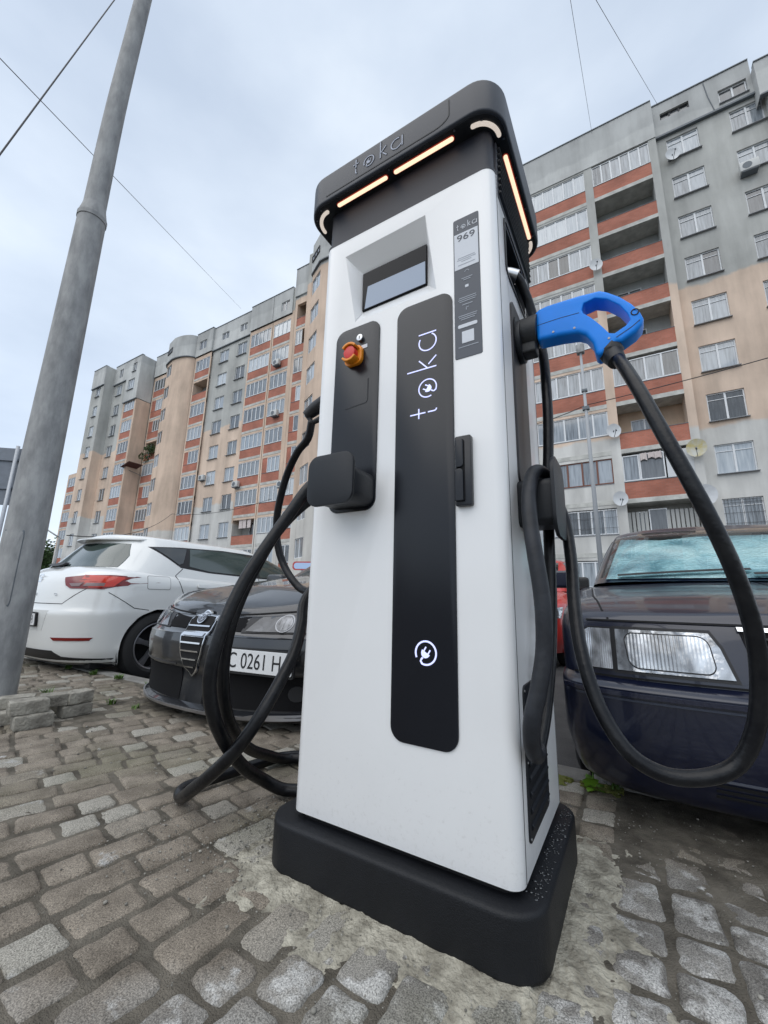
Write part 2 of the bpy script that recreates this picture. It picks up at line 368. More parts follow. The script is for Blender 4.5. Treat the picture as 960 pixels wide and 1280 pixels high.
# paving stones
def stone_mesh(w, l, r, jit, rr, dome=.0012):
    P = []
    for (cx, cy, a0) in ((w / 2, l / 2, 0), (-w / 2, l / 2, 90), (-w / 2, -l / 2, 180), (w / 2, -l / 2, 270)):
        cx += rr.uniform(-jit, jit); cy += rr.uniform(-jit, jit); q = r * rr.uniform(.6, 1.5)
        ox = cx - math.copysign(q, cx); oy = cy - math.copysign(q, cy)
        for k in range(3): a = R(a0 + 45 * k); P.append((ox + q * math.cos(a), oy + q * math.sin(a)))
    Q = []
    for i, p in enumerate(P):
        Q.append(p); q = P[(i + 1) % len(P)]; d = math.hypot(q[0] - p[0], q[1] - p[1])
        for k in range(1, int(d / .026) + 1):
            t = k / (int(d / .026) + 1); c = rr.uniform(-.0008, .0010) if rr.random() < .85 else rr.uniform(.002, .004); mx, my = p[0] + (q[0] - p[0]) * t, p[1] + (q[1] - p[1]) * t; l_ = math.hypot(mx, my); Q.append((mx * (1 - c / l_), my * (1 - c / l_)))
    P = Q; n = len(P); V = []; F = []
    ts = (rr.uniform(-.002, .002), rr.uniform(-.002, .002))
    for z, s in ((-.035, 0), (-.009, 0), (-.0025, .004), (0, .011)):
        for x, y in P:
            d = math.hypot(x, y); k = 1 - s / d * 1.25
            wob = 1 + rr.uniform(-.012, .012) if z > -.02 else 1; x *= wob; y *= wob
            zz = z + (ts[0] * x / w * 2 + ts[1] * y / l * 2 if z > -.03 else 0) + (rr.uniform(-.0012, .0012) if z > -.02 else 0)
            V.append((x * k, y * k, zz))
    for j in range(3):
        for i in range(n): F.append((j * n + i, j * n + (i + 1) % n, (j + 1) * n + (i + 1) % n, (j + 1) * n + i))
    V.append((0, 0, dome))
    for i in range(n): F.append((3 * n + i, 3 * n + (i + 1) % n, 4 * n))
    return mesh_of(V, F, paver_m, True)
sizes = [(.104, .10), (.104, .155), (.104, .20)]
LIB = {}
for k, (w_, l_) in enumerate(sizes):
    for tight in (0, 1):
        LIB[(k, tight)] = [stone_mesh(w_ - (.0005 if tight else .004), l_ - (.0015 if tight else .005), .011 if tight else .015, .003 if tight else .004, rnd) for _ in range(5)]
spots = []
u = -6.1
while u < 2.9:
    v = -3.1 - rnd.uniform(0, .15)
    while v < 1.0:
        k = rnd.choices((0, 1, 2), (.40, .42, .18))[0]
        if u > .02: k = rnd.choices((0, 1), (.8, .2))[0]
        l_ = sizes[k][1] + (.004 if u < -.75 else .008)
        vc = v + l_ / 2; c = max(0, min(.30, -(u + .45) * .26))
        x = u + c * vc; y = vc + .05 * max(0, u) * 1.2
        if not (-.60 < x < -.03 and .02 < y < .46) and y + l_ / 2 < 1.05:
            near = x > -.62 - .4 * max(0, y) and y < .5
            z = rnd.uniform(-.003, .002)
            if x > .12 and y > .45: z -= .005 * min(1, (y - .45) / .25)
            spots.append((x, y, z, -math.atan(c) + (.05 if u > 0 else 0) + rnd.uniform(-.02, .02), k, 0 if near else 1))
        v += l_
    u += .110 if u < -.7 else .112
def screen(p):
    q = Vector(p) - CP; d = q.dot(f_)
    if d < .1: return None
    x = 480 + 510.3 * q.dot(r_) / d; y = 640 - 510.3 * q.dot(u_) / d
    return (x, y, d)
vis = []; rest = []
for s in spots:
    q = screen(s[:3]); hid = -.66 < s[0] < .0 and s[1] > .5
    if q and -60 < q[0] < 1020 and q[1] < 1340 and not hid: vis.append((-(sizes[s[4]][1] / q[2] ** 2 * .5), s))
    elif s[1] > -1.6: rest.append(s)
    else: rest.append(s)
vis.sort(key=lambda t: t[0])
paving = bpy.data.objects.new('paving', None); link(paving, None, kind='structure')
rest += [s for _, s in vis[285:]]
for _, s in vis[:285]:
    obj('paving_stone', rnd.choice(LIB[(s[4], s[5])]), paving, s[:3], (rnd.uniform(-.012, .012), rnd.uniform(-.012, .012), s[3]))
V = []; F = []
for s in rest:
    me = rnd.choice(LIB[(s[4], s[5])]); o = len(V); c, sn = math.cos(s[3]), math.sin(s[3])
    V += [(s[0] + p.co.x * c - p.co.y * sn, s[1] + p.co.x * sn + p.co.y * c, s[2] + p.co.z) for p in me.vertices]
    F += [tuple(o + i for i in f.vertices) for f in me.polygons]
obj('paving_stones_beyond', mesh_of(V, F, paver_m, True), paving, kind='stuff')

# dry mortar smeared round the charger's foot
def mort(x, y):
    dx = max(-.66 - x, x - .04, 0); dy = max(-.04 - y, y - .52, 0); d = math.hypot(dx, dy)
    n = fbm(x, y, 7, 4, 5.); ext = .030 + .030 * (x > .04) + .016 * (y < -.04) + .10 * n + .02 * fbm(x, y, 26, 3, 1.)
    h = .006 * (1 - d / max(.03, ext)) ** 1 if d < ext else -.004 * (d - ext) / .05
    h = h + .0045 * fbm(x, y, 34, 4, 2.) + (.001 if d < ext else 0)
    return h if d < ext + .10 else -.03
struct('mortar_bed', grid_sheet(-.98, .36, -.36, .84, 330, 290, mort, mortar_m))

# ------------------------------------------------------------------ charging station
cs = thing('charging_station', 'tall white and black electric vehicle charging station standing on a black foot in the middle', 'charging station')
def P(name, me, parent=cs, **k): return obj(name, me, parent, **k)
def slab(poly, a0, a1, axis, mat, bv=.003, seg=2):
    return auto_smooth(bevel(MB().prism(poly, a0, a1, axis, mat).mesh(), bv, seg, 40), 40)
P('base', slab(rrect(-.685, .042, -.042, .52, .085, 8), 0, .118, 'z', base_mat, .012, 4))
P('plinth_gap', slab(rrect(-.60, -.018, .018, .47, .03), .1, .16, 'z', black_void, .001, 1))
# cabinet with its screen recess cut out
cab = MB().prism(rrect(-.618, 0, 0, .50, .032, 7), .134, 1.955, 'z', white_paint).mesh()
TL, TR, BR, BL = (-.524, 1.877), (-.214, 1.886), (-.177, 1.598), (-.470, 1.597)
sTL, sTR, sBR, sBL = (-.475, 1.818), (-.230, 1.822), (-.230, 1.672), (-.473, 1.669)
cut = MB(); cut.add([(x, -.001, z) for x, z in (TL, TR, BR, BL)] + [(x, .05, z) for x, z in (sTL, sTR, sBR, sBL)],
                    [(0, 1, 2, 3), (7, 6, 5, 4), (0, 4, 5, 1), (1, 5, 6, 2), (2, 6, 7, 3), (3, 7, 4, 0)], white_paint)
cab = boolean(cab, cut.mesh())
rc = MB().prism(rrect(.11, .385, 1.67, 1.86, .02, 3), -.09, .01, 'x', black_void).mesh(); cab = boolean(cab, rc)
P('cabinet', auto_smooth(bevel(cab, .0025, 2, 50), 30))
lining = MB()
lining.box(-.088, -.08, .112, .383, 1.672, 1.858, satin_black); lining.box(-.08, -.002, .112, .383, 1.672, 1.676, satin_black); lining.box(-.08, -.002, .112, .383, 1.854, 1.858, satin_black)
lining.box(-.08, -.002, .112, .116, 1.676, 1.854, satin_black); lining.box(-.08, -.002, .379, .383, 1.676, 1.854, satin_black)
P('cable_outlet_lining', lining.mesh())
fr = MB(); o_ = rrect(.102, .393, 1.662, 1.868, .024, 3); i_ = rrect(.112, .383, 1.672, 1.858, .018, 3); n_ = len(o_)
fr.add([(.001, *p) for p in o_] + [(.004, *p) for p in o_] + [(.004, *p) for p in i_] + [(.001, *p) for p in i_], [(k * n_ + i, k * n_ + (i + 1) % n_, ((k + 1) % 4) * n_ + (i + 1) % n_, ((k + 1) % 4) * n_ + i) for k in range(4) for i in range(n_)], satin_black)
P('cable_outlet_rim', fr.mesh())
sc_ = P('screen', slab([(sBL[0], sBL[1]), (sBR[0], sBR[1]), (sTR[0], sTR[1]), (sTL[0], sTL[1])], .0415, .0495, 'y', screen_black, .001, 1))
P('painted_sky_reflection', MB().prism([(-.462, 1.672), (-.233, 1.675), (-.234, 1.757), (-.452, 1.757)], .0405, .0412, 'y', screen_sky).mesh(), sc_)  # sky reflection on the lower screen, painted as a glowing patch
# upper dark collar with louvres
P('collar', auto_smooth(bevel(MB().prism(rrect(-.612, -.006, .006, .494, .03, 7), 1.953, 2.105, 'z', dark_band).mesh(), .002, 1, 50), 40))
fs = MB()
fs.prism(rrect(-.6185, .0008, -.0008, .040, .0326, 7, (.004, .004, .0326, .0326)), 1.945, 1.9545, 'z', dark_band); P('collar_edge', auto_smooth(fs.mesh(), 40))
P('louvre_panel', slab(rrect(.046, .478, 1.878, 2.085, .006, 2), -.012, .0015, 'x', dark_band, .001, 1))
lm = auto_smooth(bevel(MB().prism([(.0015, 0), (.010, -.008), (.010, -.011), (.0015, -.014)], .056, .468, 'y', satin_black).mesh(), .0008, 1), 40)
for k in range(8): P('louvre', lm).location = (0, 0, 2.076 - k * .0235)
# panel seams
for nm, (x0, x1, y0, y1, z0, z1) in {'side_seam': (-.001, .0006, .034, .037, .136, 1.95), 'rear_seam': (-.001, .0006, .462, .465, .136, 1.95)}.items():
    P('panel_seam', MB().box(x0, x1, y0, y1, z0, z1, letter_dark).mesh())
P('panel_seam', MB().box(-.6186, -.617, .034, .037, .136, 1.95, letter_dark).mesh())
# canopy
can = slab(rrect(-.690, .040, -.052, .580, .088, 10), 2.10, 2.222, 'z', canopy_mat, .010, 4)
can_o = P('canopy', can)
def fm(u, v, h, y=-.0525): return (u, y - h, v)
sm = MB()   # engraved outline of the sign field on the fascia
stroke(sm, [(-.585, 2.121), (-.16, 2.121)] + [(-.16 + .05 * math.sin(R(a)), 2.151 - .03 * math.cos(R(a))) for a in range(0, 91, 15)] + [(-.11, 2.205)], .004, fm, letter_dark, .0006)
P('fascia_seam', sm.mesh(), can_o)
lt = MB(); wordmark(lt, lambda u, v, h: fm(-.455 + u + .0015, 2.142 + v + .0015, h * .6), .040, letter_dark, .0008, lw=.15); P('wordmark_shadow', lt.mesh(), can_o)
lt = MB(); wordmark(lt, lambda u, v, h: fm(-.455 + u, 2.142 + v, h), .040, letter_eng, .0011, lw=.09); P('wordmark', lt.mesh(), can_o)
# underside: dark tray, light strips, screws
tray = MB().prism(rrect(-.682, .032, -.044, .572, .080, 10), 2.0975, 2.1005, 'z', satin_black).mesh(); P('canopy_underside', tray, can_o)
def under(pts, w_, mat, z=2.0972, th=.004):
    m_ = MB(); stroke(m_, pts, w_, lambda u, v, h: (u, v, z - h), mat, th)
    for q in (pts[0], pts[-1]):
        d = [(q[0] + w_ / 2 * math.cos(2 * math.pi * k / 12), q[1] + w_ / 2 * math.sin(2 * math.pi * k / 12)) for k in range(12)]; m_.prism(d, z - th * .98, z, 'z', mat)
    return m_.mesh()
def strip(pts, lit, n='light_strip'):
    o = P(n, under(pts, .0125, led_warm if lit else led_off), can_o)
    if lit: P('strip_rim', under([(p[0], p[1]) for p in pts], .019, led_rim, 2.0974, .0015), o)
for a, b_ in ((-.548, -.352), (-.313, -.115)): strip([(a, -.020), (b_, -.020)], 1)
for a, b_ in ((-.548, -.352), (-.313, -.115)): strip([(a, .548), (b_, .548)], 1)
strip([(.014, .115), (.014, .46)], 1); strip([(-.664, .115), (-.664, .46)], 1)
def corner(cx, cy, a0): return arc(cx, cy, .062, a0, a0 + 90, 10)
for cx, cy, a0 in ((-.048, .042, 270), (-.602, .042, 180), (-.602, .486, 90), (-.048, .486, 0)): strip(corner(cx, cy, a0), 0, 'corner_light_strip')
sw = MB().prism([(.0035 * math.cos(2 * math.pi * k / 8), .0035 * math.sin(2 * math.pi * k / 8)) for k in range(8)], -.002, 0, 'z', screw_m).mesh()
for x, y in ((-.62, -.035), (-.33, -.036), (-.10, -.037), (-.02, -.022), (.024, .06), (.027, .20), (.027, .33), (.027, .46), (.015, .54), (-.66, -.01), (-.675, .12)):
    P('screw', sw, can_o).location = (x, y, 2.0970)
# front panels
cp = P('display_panel', slab(rrect(-.306, -.128, .363, 1.573, .036, 8), -.0045, .002, 'y', gloss_black, .0012, 2))
def vm(u, v, h): return (-v, -.0047 - h, u)       # reading upwards: u along z, v to the left
lt = MB(); wordmark(lt, lambda u, v, h: vm(1.212 + u, .177 + v, h), .054, letter_lit, .0008, lw=.065); P('wordmark', lt.mesh(), cp)
lt = MB(); emblem(lt, lambda u, v, h: (u, -.0047 - h, v), -.209, .575, .0275, letter_lit, .0008, lw=.16); P('emblem', lt.mesh(), cp)
lp = P('control_panel', slab(rrect(-.540, -.370, .952, 1.573, .036, 8), -.0045, .002, 'y', gloss_black, .0012, 2))
sm = MB(); stroke(sm, [(-.407, 1.372), (-.407, 1.305)] + [(-.417 + .010 * math.cos(R(a)), 1.302 + .010 * math.sin(R(a))) for a in (-20, -50, -80)] + [(-.490, 1.287)], .0035, lambda u, v, h: (u, -.0047 - h, v), letter_dark, .0006)
P('reader_seam', sm.mesh(), lp)
def disc(cx, cz, r, y0, y1, mat, n=24, bv=.001):
    return auto_smooth(bevel(MB().prism([(cx + r * math.cos(2 * math.pi * k / n), cz + r * math.sin(2 * math.pi * k / n)) for k in range(n)], y0, y1, 'y', mat).mesh(), bv, 2, 40), 40)
lk = P('lock', disc(-.441, 1.523, .0115, -.013, -.0045, steel)); P('keyhole', MB().box(-.4425, -.4395, -.0135, -.0129, 1.518, 1.528, black_void).mesh(), lk)
P('rating_tag', MB().box(-.437, -.414, -.0056, -.0045, 1.483, 1.496, sticker_white).mesh())
es = P('emergency_stop', auto_smooth(bevel(MB().prism(rrect(-.493, -.427, 1.428, 1.494, .020, 5), -.018, -.0045, 'y', orange_p).mesh(), .003, 2), 40))
sh = MB()   # two guard cheeks round the button
for s_ in (1, -1):
    ring = arc(-.460, 1.461, .032, 35 * s_, 145 * s_, 12); inn = arc(-.460, 1.461, .0245, 35 * s_, 145 * s_, 12)
    sh.prism(ring + inn[::-1], -.044, -.018, 'y', orange_p)
P('guard', auto_smooth(bevel(sh.mesh(), .002, 2), 40), es)
P('button', disc(-.460, 1.461, .0215, -.040, -.018, red_p, 24, .004), es)
# holster for the second connector, lower left of the front
P('holster_body', slab(rrect(-.528, -.373, .962, 1.060, .026, 6), -.10, -.0045, 'y', satin_black, .004, 2))
P('holster_plate', slab(rrect(-.532, -.374, .950, 1.098, .034, 7), -.112, -.100, 'y', satin_black, .003, 2))
# lever handle
hd = P('door_handle', slab(rrect(-.122, -.079, .933, 1.118, .004, 2), -.016, .001, 'y', gloss_black, .002, 2))
P('handle_recess', slab(rrect(-.117, -.096, .945, 1.108, .006, 3), -.0185, -.016, 'y', black_void, .0008, 1), hd)
P('lever', slab(rrect(-.119, -.098, .944, 1.028, .012, 4, (.010, .010, .002, .002)), -.026, -.016, 'y', gloss_black, .003, 3), hd)
P('lever', slab(rrect(-.117, -.098, 1.032, 1.107, .008, 4, (.008, .002, .002, .008)), -.023, -.0188, 'y', gloss_black, .002, 3), hd)
# information sticker
st = P('sticker', slab(rrect(-.122, -.045, 1.348, 1.807, .005, 3), -.0015, .001, 'y', sticker_dark, .0003, 1))
def sy(u, v, h): return (u, -.0016 - h, v)
def fbox(m_, x0, x1, z0, z1, mat, y=-.0022): m_.box(x0, x1, y, -.0015, z0, z1, mat)
m_ = MB(); fbox(m_, -.119, -.048, 1.632, 1.754, sticker_white); P('white_field', m_.mesh(), st)
m_ = MB(); wordmark(m_, lambda u, v, h: sy(-.108 + u, 1.768 + v, h), .0125, sticker_white, .0006, lw=.14); P('wordmark', m_.mesh(), st)
t_ = text_mesh('969', .030, sticker_dark, .0003, sx=1.25); P('number', t_, st, loc=(-.0835, -.0026, 1.736), rot=(R(90), 0, 0))
m_ = MB()
for z, a in ((1.668, .05), (1.662, .055), (1.656, .03), (1.645, .05)): fbox(m_, -.0835 - a / 2, -.0835 + a / 2, z - .0012, z + .0012, sticker_grey, -.0026)
for z, a in ((1.598, .032), (1.592, .022), (1.535, .050), (1.529, .052), (1.523, .046), (1.512, .03), (1.478, .054), (1.472, .05), (1.466, .04), (1.381, .056)):
    fbox(m_, -.0835 - a / 2, -.0835 + a / 2, z - .0011, z + .0011, sticker_grey)
P('small_print', m_.mesh(), st)
m_ = MB(); m_.prism(rrect(-.112, -.057, 1.440, 1.451, .004, 3), -.0024, -.0015, 'y', sticker_white); fbox(m_, -.101, -.067, 1.392, 1.428, sticker_white, -.0024); P('white_boxes', m_.mesh(), st)
m_ = MB(); fbox(m_, -.089, -.079, 1.566, 1.574, sticker_white); stroke(m_, [(-.087, 1.494), (-.087, 1.502), (-.080, 1.502)], .002, sy, sticker_grey, .0006); stroke(m_, arc(-.083, 1.617, .006, 0, 180, 8), .0015, sy, sticker_grey, .0006); P('pictograms', m_.mesh(), st)
# side: socket strip, lower vent, cable hook
P('socket_strip', slab(rrect(.132, .300, 1.02, 1.590, .026, 6), -.001, .006, 'x', M('socket_strip_black', (.022, .021, .024), rough=.4), .001, 1))
P('socket', slab([(.2 + .058 * math.cos(2 * math.pi * k / 20), 1.478 + .066 * math.sin(2 * math.pi * k / 20)) for k in range(20)], .006, .022, 'x', satin_black, .003, 2))
lv = P('lower_vent', slab(rrect(.070, .300, .190, .512, .016, 5), -.001, .004, 'x', satin_black, .001, 1))
vm2 = bevel(MB().prism([(.004, 0), (.009, .006), (.009, .009), (.004, .016)], .088, .282, 'y', satin_black).mesh(), .0008, 1)
for k in range(9): obj('vent_slat', vm2, lv, (0, 0, .212 + k * .031))
scx = MB().prism([(.003 * math.cos(2 * math.pi * k / 8), .003 * math.sin(2 * math.pi * k / 8)) for k in range(8)], .004, .0055, 'x', steel).mesh()
for y, z in ((.079, .2), (.291, .2), (.079, .35), (.291, .35), (.079, .50), (.291, .50)): obj('screw', scx, lv, (0, y, z))
hk = P('cable_hook', slab(rrect(.115, .225, .895, 1.02, .02, 6), -.001, .088, 'x', satin_black, .004, 2))
P('hook_plate', slab(rrect(.085, .262, .865, 1.075, .05, 7), .088, .098, 'x', satin_black, .003, 2), hk)
P('cable_gland', auto_smooth(MB().tube(catmull([(-.07, .222, 1.775), (-.03, .232, 1.767), (.004, .246, 1.752)], 4), [.023] * 9, steel, 16).mesh(), 40))
for x in (-.618,):
    P('cable_hook', slab([(y, z) for y, z in rrect(.16, .30, 1.02, 1.12, .03, 6)], -.70, -.617, 'x', satin_black, .004, 2))

# ------------------------------------------------------------------ cars
def paint(name, col, rough=.22, metal=.0, coat=1.0):
    m = M(name, col, rough=rough, metal=metal, coat=coat, spec=.5); return m
navy = paint('navy_car_paint', (.003, .006, .023), .30, coat=.55)
grey_p = paint('dark_grey_car_paint', (.022, .024, .029), .28, .4)
white_p = paint('white_car_paint', (.74, .75, .74), .3)
redcar = paint('red_car_paint', (.45, .03, .025), .3)
glass_d = M('car_glass_dark', (.010, .014, .015), rough=.03, spec=1.0, coat=.3)
glass_g = M('car_glass_green', (.03, .05, .045), rough=.09, spec=1.0, coat=.3)
chrome = M('chrome', (.75, .77, .8), rough=.12, metal=1)
trim_b = M('black_trim', (.012, .012, .014), rough=.5)
bump_d = M('bumper_dark_plastic', (.016, .017, .02), rough=.45)
tyre_m = M('tyre_rubber', (.016, .016, .017), rough=.75, bump=.3, bs=80)
alloy_d = M('dark_alloy', (.26, .26, .28), rough=.35, metal=.8)
alloy_l = M('silver_alloy', (.45, .46, .48), rough=.3, metal=.9)
lamp_red = M('tail_lamp_red', (.17, .003, .003), rough=.2, coat=.4)
lamp_orange = M('tail_lamp_orange_red', (.50, .022, .006), rough=.2, coat=.4)
lamp_clear = M('lamp_clear_section', (.22, .15, .15), rough=.2, coat=.4)
plate_w = M('number_plate_white', (.68, .69, .70), rough=.4)
plate_k = M('plate_black', (.008, .008, .009), rough=.5)
shade_m = None
def lamp_glass(name, col, scale, strength):
    m = M(name, col, rough=.16, metal=.75, coat=1.0); nt = m.node_tree; p = nt.nodes['Principled BSDF']
    t = N(nt, 'ShaderNodeTexCoord'); wv = N(nt, 'ShaderNodeTexWave', bands_direction='X'); wv.inputs['Scale'].default_value = scale; wv.inputs['Distortion'].default_value = .4
    ns = N(nt, 'ShaderNodeTexNoise'); ns.inputs['Scale'].default_value = 14; ns.inputs['Detail'].default_value = 3
    L(nt, t.outputs['Object'], wv.inputs[0]); L(nt, t.outputs['Object'], ns.inputs[0])
    mu = N(nt, 'ShaderNodeMath', op='MULTIPLY_ADD'); L(nt, ns.outputs[0], mu.inputs[0]); mu.inputs[1].default_value = 2.2; L(nt, wv.outputs['Fac'], mu.inputs[2])
    b = N(nt, 'ShaderNodeBump'); b.inputs['Strength'].default_value = strength; b.inputs['Distance'].default_value = .012
    L(nt, mu.outputs[0], b.inputs['Height']); L(nt, b.outputs[0], p.inputs['Normal'])
    n2 = N(nt, 'ShaderNodeTexNoise'); n2.inputs['Scale'].default_value = 9; n2.inputs['Detail'].default_value = 2; n2.inputs['Distortion'].default_value = 1.2; L(nt, t.outputs['Object'], n2.inputs[0])
    r = N(nt, 'ShaderNodeValToRGB'); r.color_ramp.elements[0].position = .36; r.color_ramp.elements[1].position = .62; r.color_ramp.elements[0].color = (*[c * .35 for c in col], 1); r.color_ramp.elements[1].color = (*col, 1)
    L(nt, n2.outputs[0], r.inputs[0]); L(nt, r.outputs[0], p.inputs['Base Color']); return m
lens_rib = lamp_glass('ribbed_headlamp_lens', (.74, .76, .78), 30, .16)
lens_ind = lamp_glass('ribbed_indicator_lens', (.80, .82, .85), 46, .14)
lens_clr = lamp_glass('clear_headlamp_lens', (.62, .64, .67), 4, .3); lamp_in = lamp_glass('lamp_inner_glass', (.20, .21, .23), 12, .3); lens_dk = lamp_glass('smoked_headlamp_lens', (.07, .075, .085), 4, .2)

def outline(lv, nF=16, nS=26, nR=16):
    """half plan outline of one level, front centre -> side -> rear centre; car points to -y"""
    yf, yr, wd = lv['yf'], lv['yr'], lv['w']; cf, cr = lv.get('cf', .45), lv.get('cr', .35); nf, nr = lv.get('nf', 3.2), lv.get('nr', 3.2)
    bl = lv.get('barrel', .03); P = []
    for k in range(nF + 1):
        a = R(90 * k / nF); P.append((wd * math.sin(a) ** (2 / nf), yf + cf * (1 - max(0, math.cos(a)) ** (2 / nf))))
    for k in range(1, nS):
        t = k / nS; P.append((wd, yf + cf + (yr - cr - yf - cf) * t))
    for k in range(nR, -1, -1):
        a = R(90 * k / nR); P.append((wd * math.sin(a) ** (2 / nr), yr - cr * (1 - max(0, math.cos(a)) ** (2 / nr))))
    o = []
    for x, y in P:
        s = (y - yf) / (yr - yf); x *= 1 - bl * (2 * s - 1) ** 2
        z = float(np.interp(s, lv['zs'], lv['z'])) if 'zs' in lv else lv['z']
        if 'crown' in lv: z += lv['crown'] * (1 - (x / max(wd, .01)) ** 2)
        o.append((x, y, z))
    return o
def loft(levels, sub, mat, arches=(), arch_r=.34, wz=.31, smooth_ang=40):
    rows = [np.array(outline(l)) for l in levels]; sharp = [l.get('sharp', False) for l in levels]; O = []
    n = len(rows)
    for i in range(n - 1):
        a = rows[i - 1] if i and not sharp[i] else 2 * rows[i] - rows[i + 1]; d = rows[i + 2] if i + 2 < n and not sharp[i + 1] else 2 * rows[i + 1] - rows[i]
        b_, c_ = rows[i], rows[i + 1]
        m = levels[i].get('sub', sub)
        for k in range(m):
            t = k / m; O.append(.5 * (2 * b_ + (c_ - a) * t + (2 * a - 5 * b_ + 4 * c_ - d) * t * t + (3 * b_ - a - 3 * c_ + d) * t ** 3))
    O.append(rows[-1]); m = len(rows[0]); V = []; F = []
    for r in O:
        for x, y, z in r: V.append([max(x, 0), y, z])
    nr_ = len(O)
    for j in range(nr_ - 1):
        for i in range(m - 1): F.append((j * m + i, j * m + i + 1, (j + 1) * m + i + 1, (j + 1) * m + i))
    if arches:
        V = [list(v) for v in V]
        inside = lambda v: any((v[1] - ay) ** 2 + (v[2] - wz) ** 2 < arch_r ** 2 for ay in arches) and v[0] > .35 and v[2] < wz + arch_r
        ins = [inside(v) for v in V]; F = [f for f in F if not all(ins[i] for i in f)]
        used = set(i for f in F for i in f)
        for i in used:
            if ins[i]:
                v = V[i]; ay = min(arches, key=lambda q: abs(q - v[1])); dy, dz = v[1] - ay, v[2] - wz; l = math.hypot(dy, dz) or 1
                v[1] = ay + dy / l * arch_r; v[2] = wz + dz / l * arch_r
    n0 = len(V); V2 = V + [[-v[0], v[1], v[2]] for v in V]; F2 = F + [tuple(n0 + i for i in f[::-1]) for f in F]
    me = mesh_of(V2, F2, mat); b = bmesh.new(); b.from_mesh(me); bmesh.ops.remove_doubles(b, verts=b.verts, dist=.0006)
    bmesh.ops.delete(b, geom=[v for v in b.verts if not v.link_faces], context='VERTS'); bmesh.ops.recalc_face_normals(b, faces=b.faces); b.to_mesh(me); b.free()
    return auto_smooth(me, smooth_ang)
def bvh(*mes):
    V = []; F = []
    for me in mes:
        o = len(V); V += [v.co.copy() for v in me.vertices]; F += [tuple(o + i for i in p.vertices) for p in me.polygons]
    return BVHTree.FromPolygons(V, F)
def patch(tree, poly, side, mat, off=.004, th=.012, step=.05, name=None):
    """lay a polygon on the body: side 'F' front (x,z) seen from -y, 'B' rear (x,z), 'R'/'L' flanks (y,z) seen from +x/-x, 'T' top (x,y)"""
    b = bmesh.new(); vs = [b.verts.new((p[0], p[1], 0)) for p in poly]; b.faces.new(vs)
    xs = [p[0] for p in poly]; ys = [p[1] for p in poly]
    for ax, lo, hi in ((0, min(xs), max(xs)), (1, min(ys), max(ys))):
        k = math.ceil((hi - lo) / step)
        for i in range(1, k):
            co = [0, 0, 0]; no = [0, 0, 0]; co[ax] = lo + (hi - lo) * i / k; no[ax] = 1
            bmesh.ops.bisect_plane(b, geom=b.verts[:] + b.edges[:] + b.faces[:], plane_co=co, plane_no=no)
    D = {'F': (Vector((0, 1, 0)), lambda u, v: Vector((u, -3, v))), 'B': (Vector((0, -1, 0)), lambda u, v: Vector((u, 9, v))),
         'R': (Vector((-1, 0, 0)), lambda u, v: Vector((3, u, v))), 'L': (Vector((1, 0, 0)), lambda u, v: Vector((-3, u, v))), 'T': (Vector((0, 0, -1)), lambda u, v: Vector((u, v, 5)))}[side]
    hits = {}; miss = []
    for v in b.verts:
        h = tree.ray_cast(D[1](v.co.x, v.co.y), D[0], 12)
        if h[0] is None: miss.append(v); continue
        n = h[1]; n = -n if n.dot(D[0]) > 0 else n; hits[v] = (h[0].copy(), n.copy())
    for v, (p, n) in hits.items(): v.co = p + n * off * .6 - D[0] * off * .6
    if miss: bmesh.ops.delete(b, geom=miss, context='VERTS')
    if not b.faces: b.free(); return mesh_of([], [], mat)
    bmesh.ops.recalc_face_normals(b, faces=b.faces)
    if sum((f.normal.dot(D[0]) for f in b.faces)) > 0: bmesh.ops.reverse_faces(b, faces=b.faces)
    be = [e for e in b.edges if e.is_boundary]; r = bmesh.ops.extrude_edge_only(b, edges=be)
    for v in r['geom']:
        if isinstance(v, bmesh.types.BMVert): v.co += D[0] * th
    me = bpy.data.meshes.new('p'); b.to_mesh(me); b.free(); me.materials.append(mat)
    for p in me.polygons: p.use_smooth = True
    return auto_smooth(me, 40)
def offset_poly(poly, d):
    n = len(poly); A = sum(poly[i][0] * poly[(i + 1) % n][1] - poly[(i + 1) % n][0] * poly[i][1] for i in range(n)); s = 1 if A > 0 else -1; o = []
    for i in range(n):
        p0, p1, p2 = poly[i - 1], poly[i], poly[(i + 1) % n]
        a = Vector((p1[0] - p0[0], p1[1] - p0[1])).normalized(); c = Vector((p2[0] - p1[0], p2[1] - p1[1])).normalized()
        n1 = Vector((a.y, -a.x)) * s; n2 = Vector((c.y, -c.x)) * s; m = (n1 + n2); m = m / max(.35, m.length_squared) * 2 if m.length > 1e-6 else n1
        o.append((p1[0] + m.x * d / 1, p1[1] + m.y * d / 1))
    return o
def line_poly(pts, w):
    V, _ = strip2(pts, w); return [V[i] for i in range(0, len(V), 2)] + [V[i] for i in range(len(V) - 1, 0, -2)]
def mirror(poly): return [(-x, y) for x, y in poly][::-1]
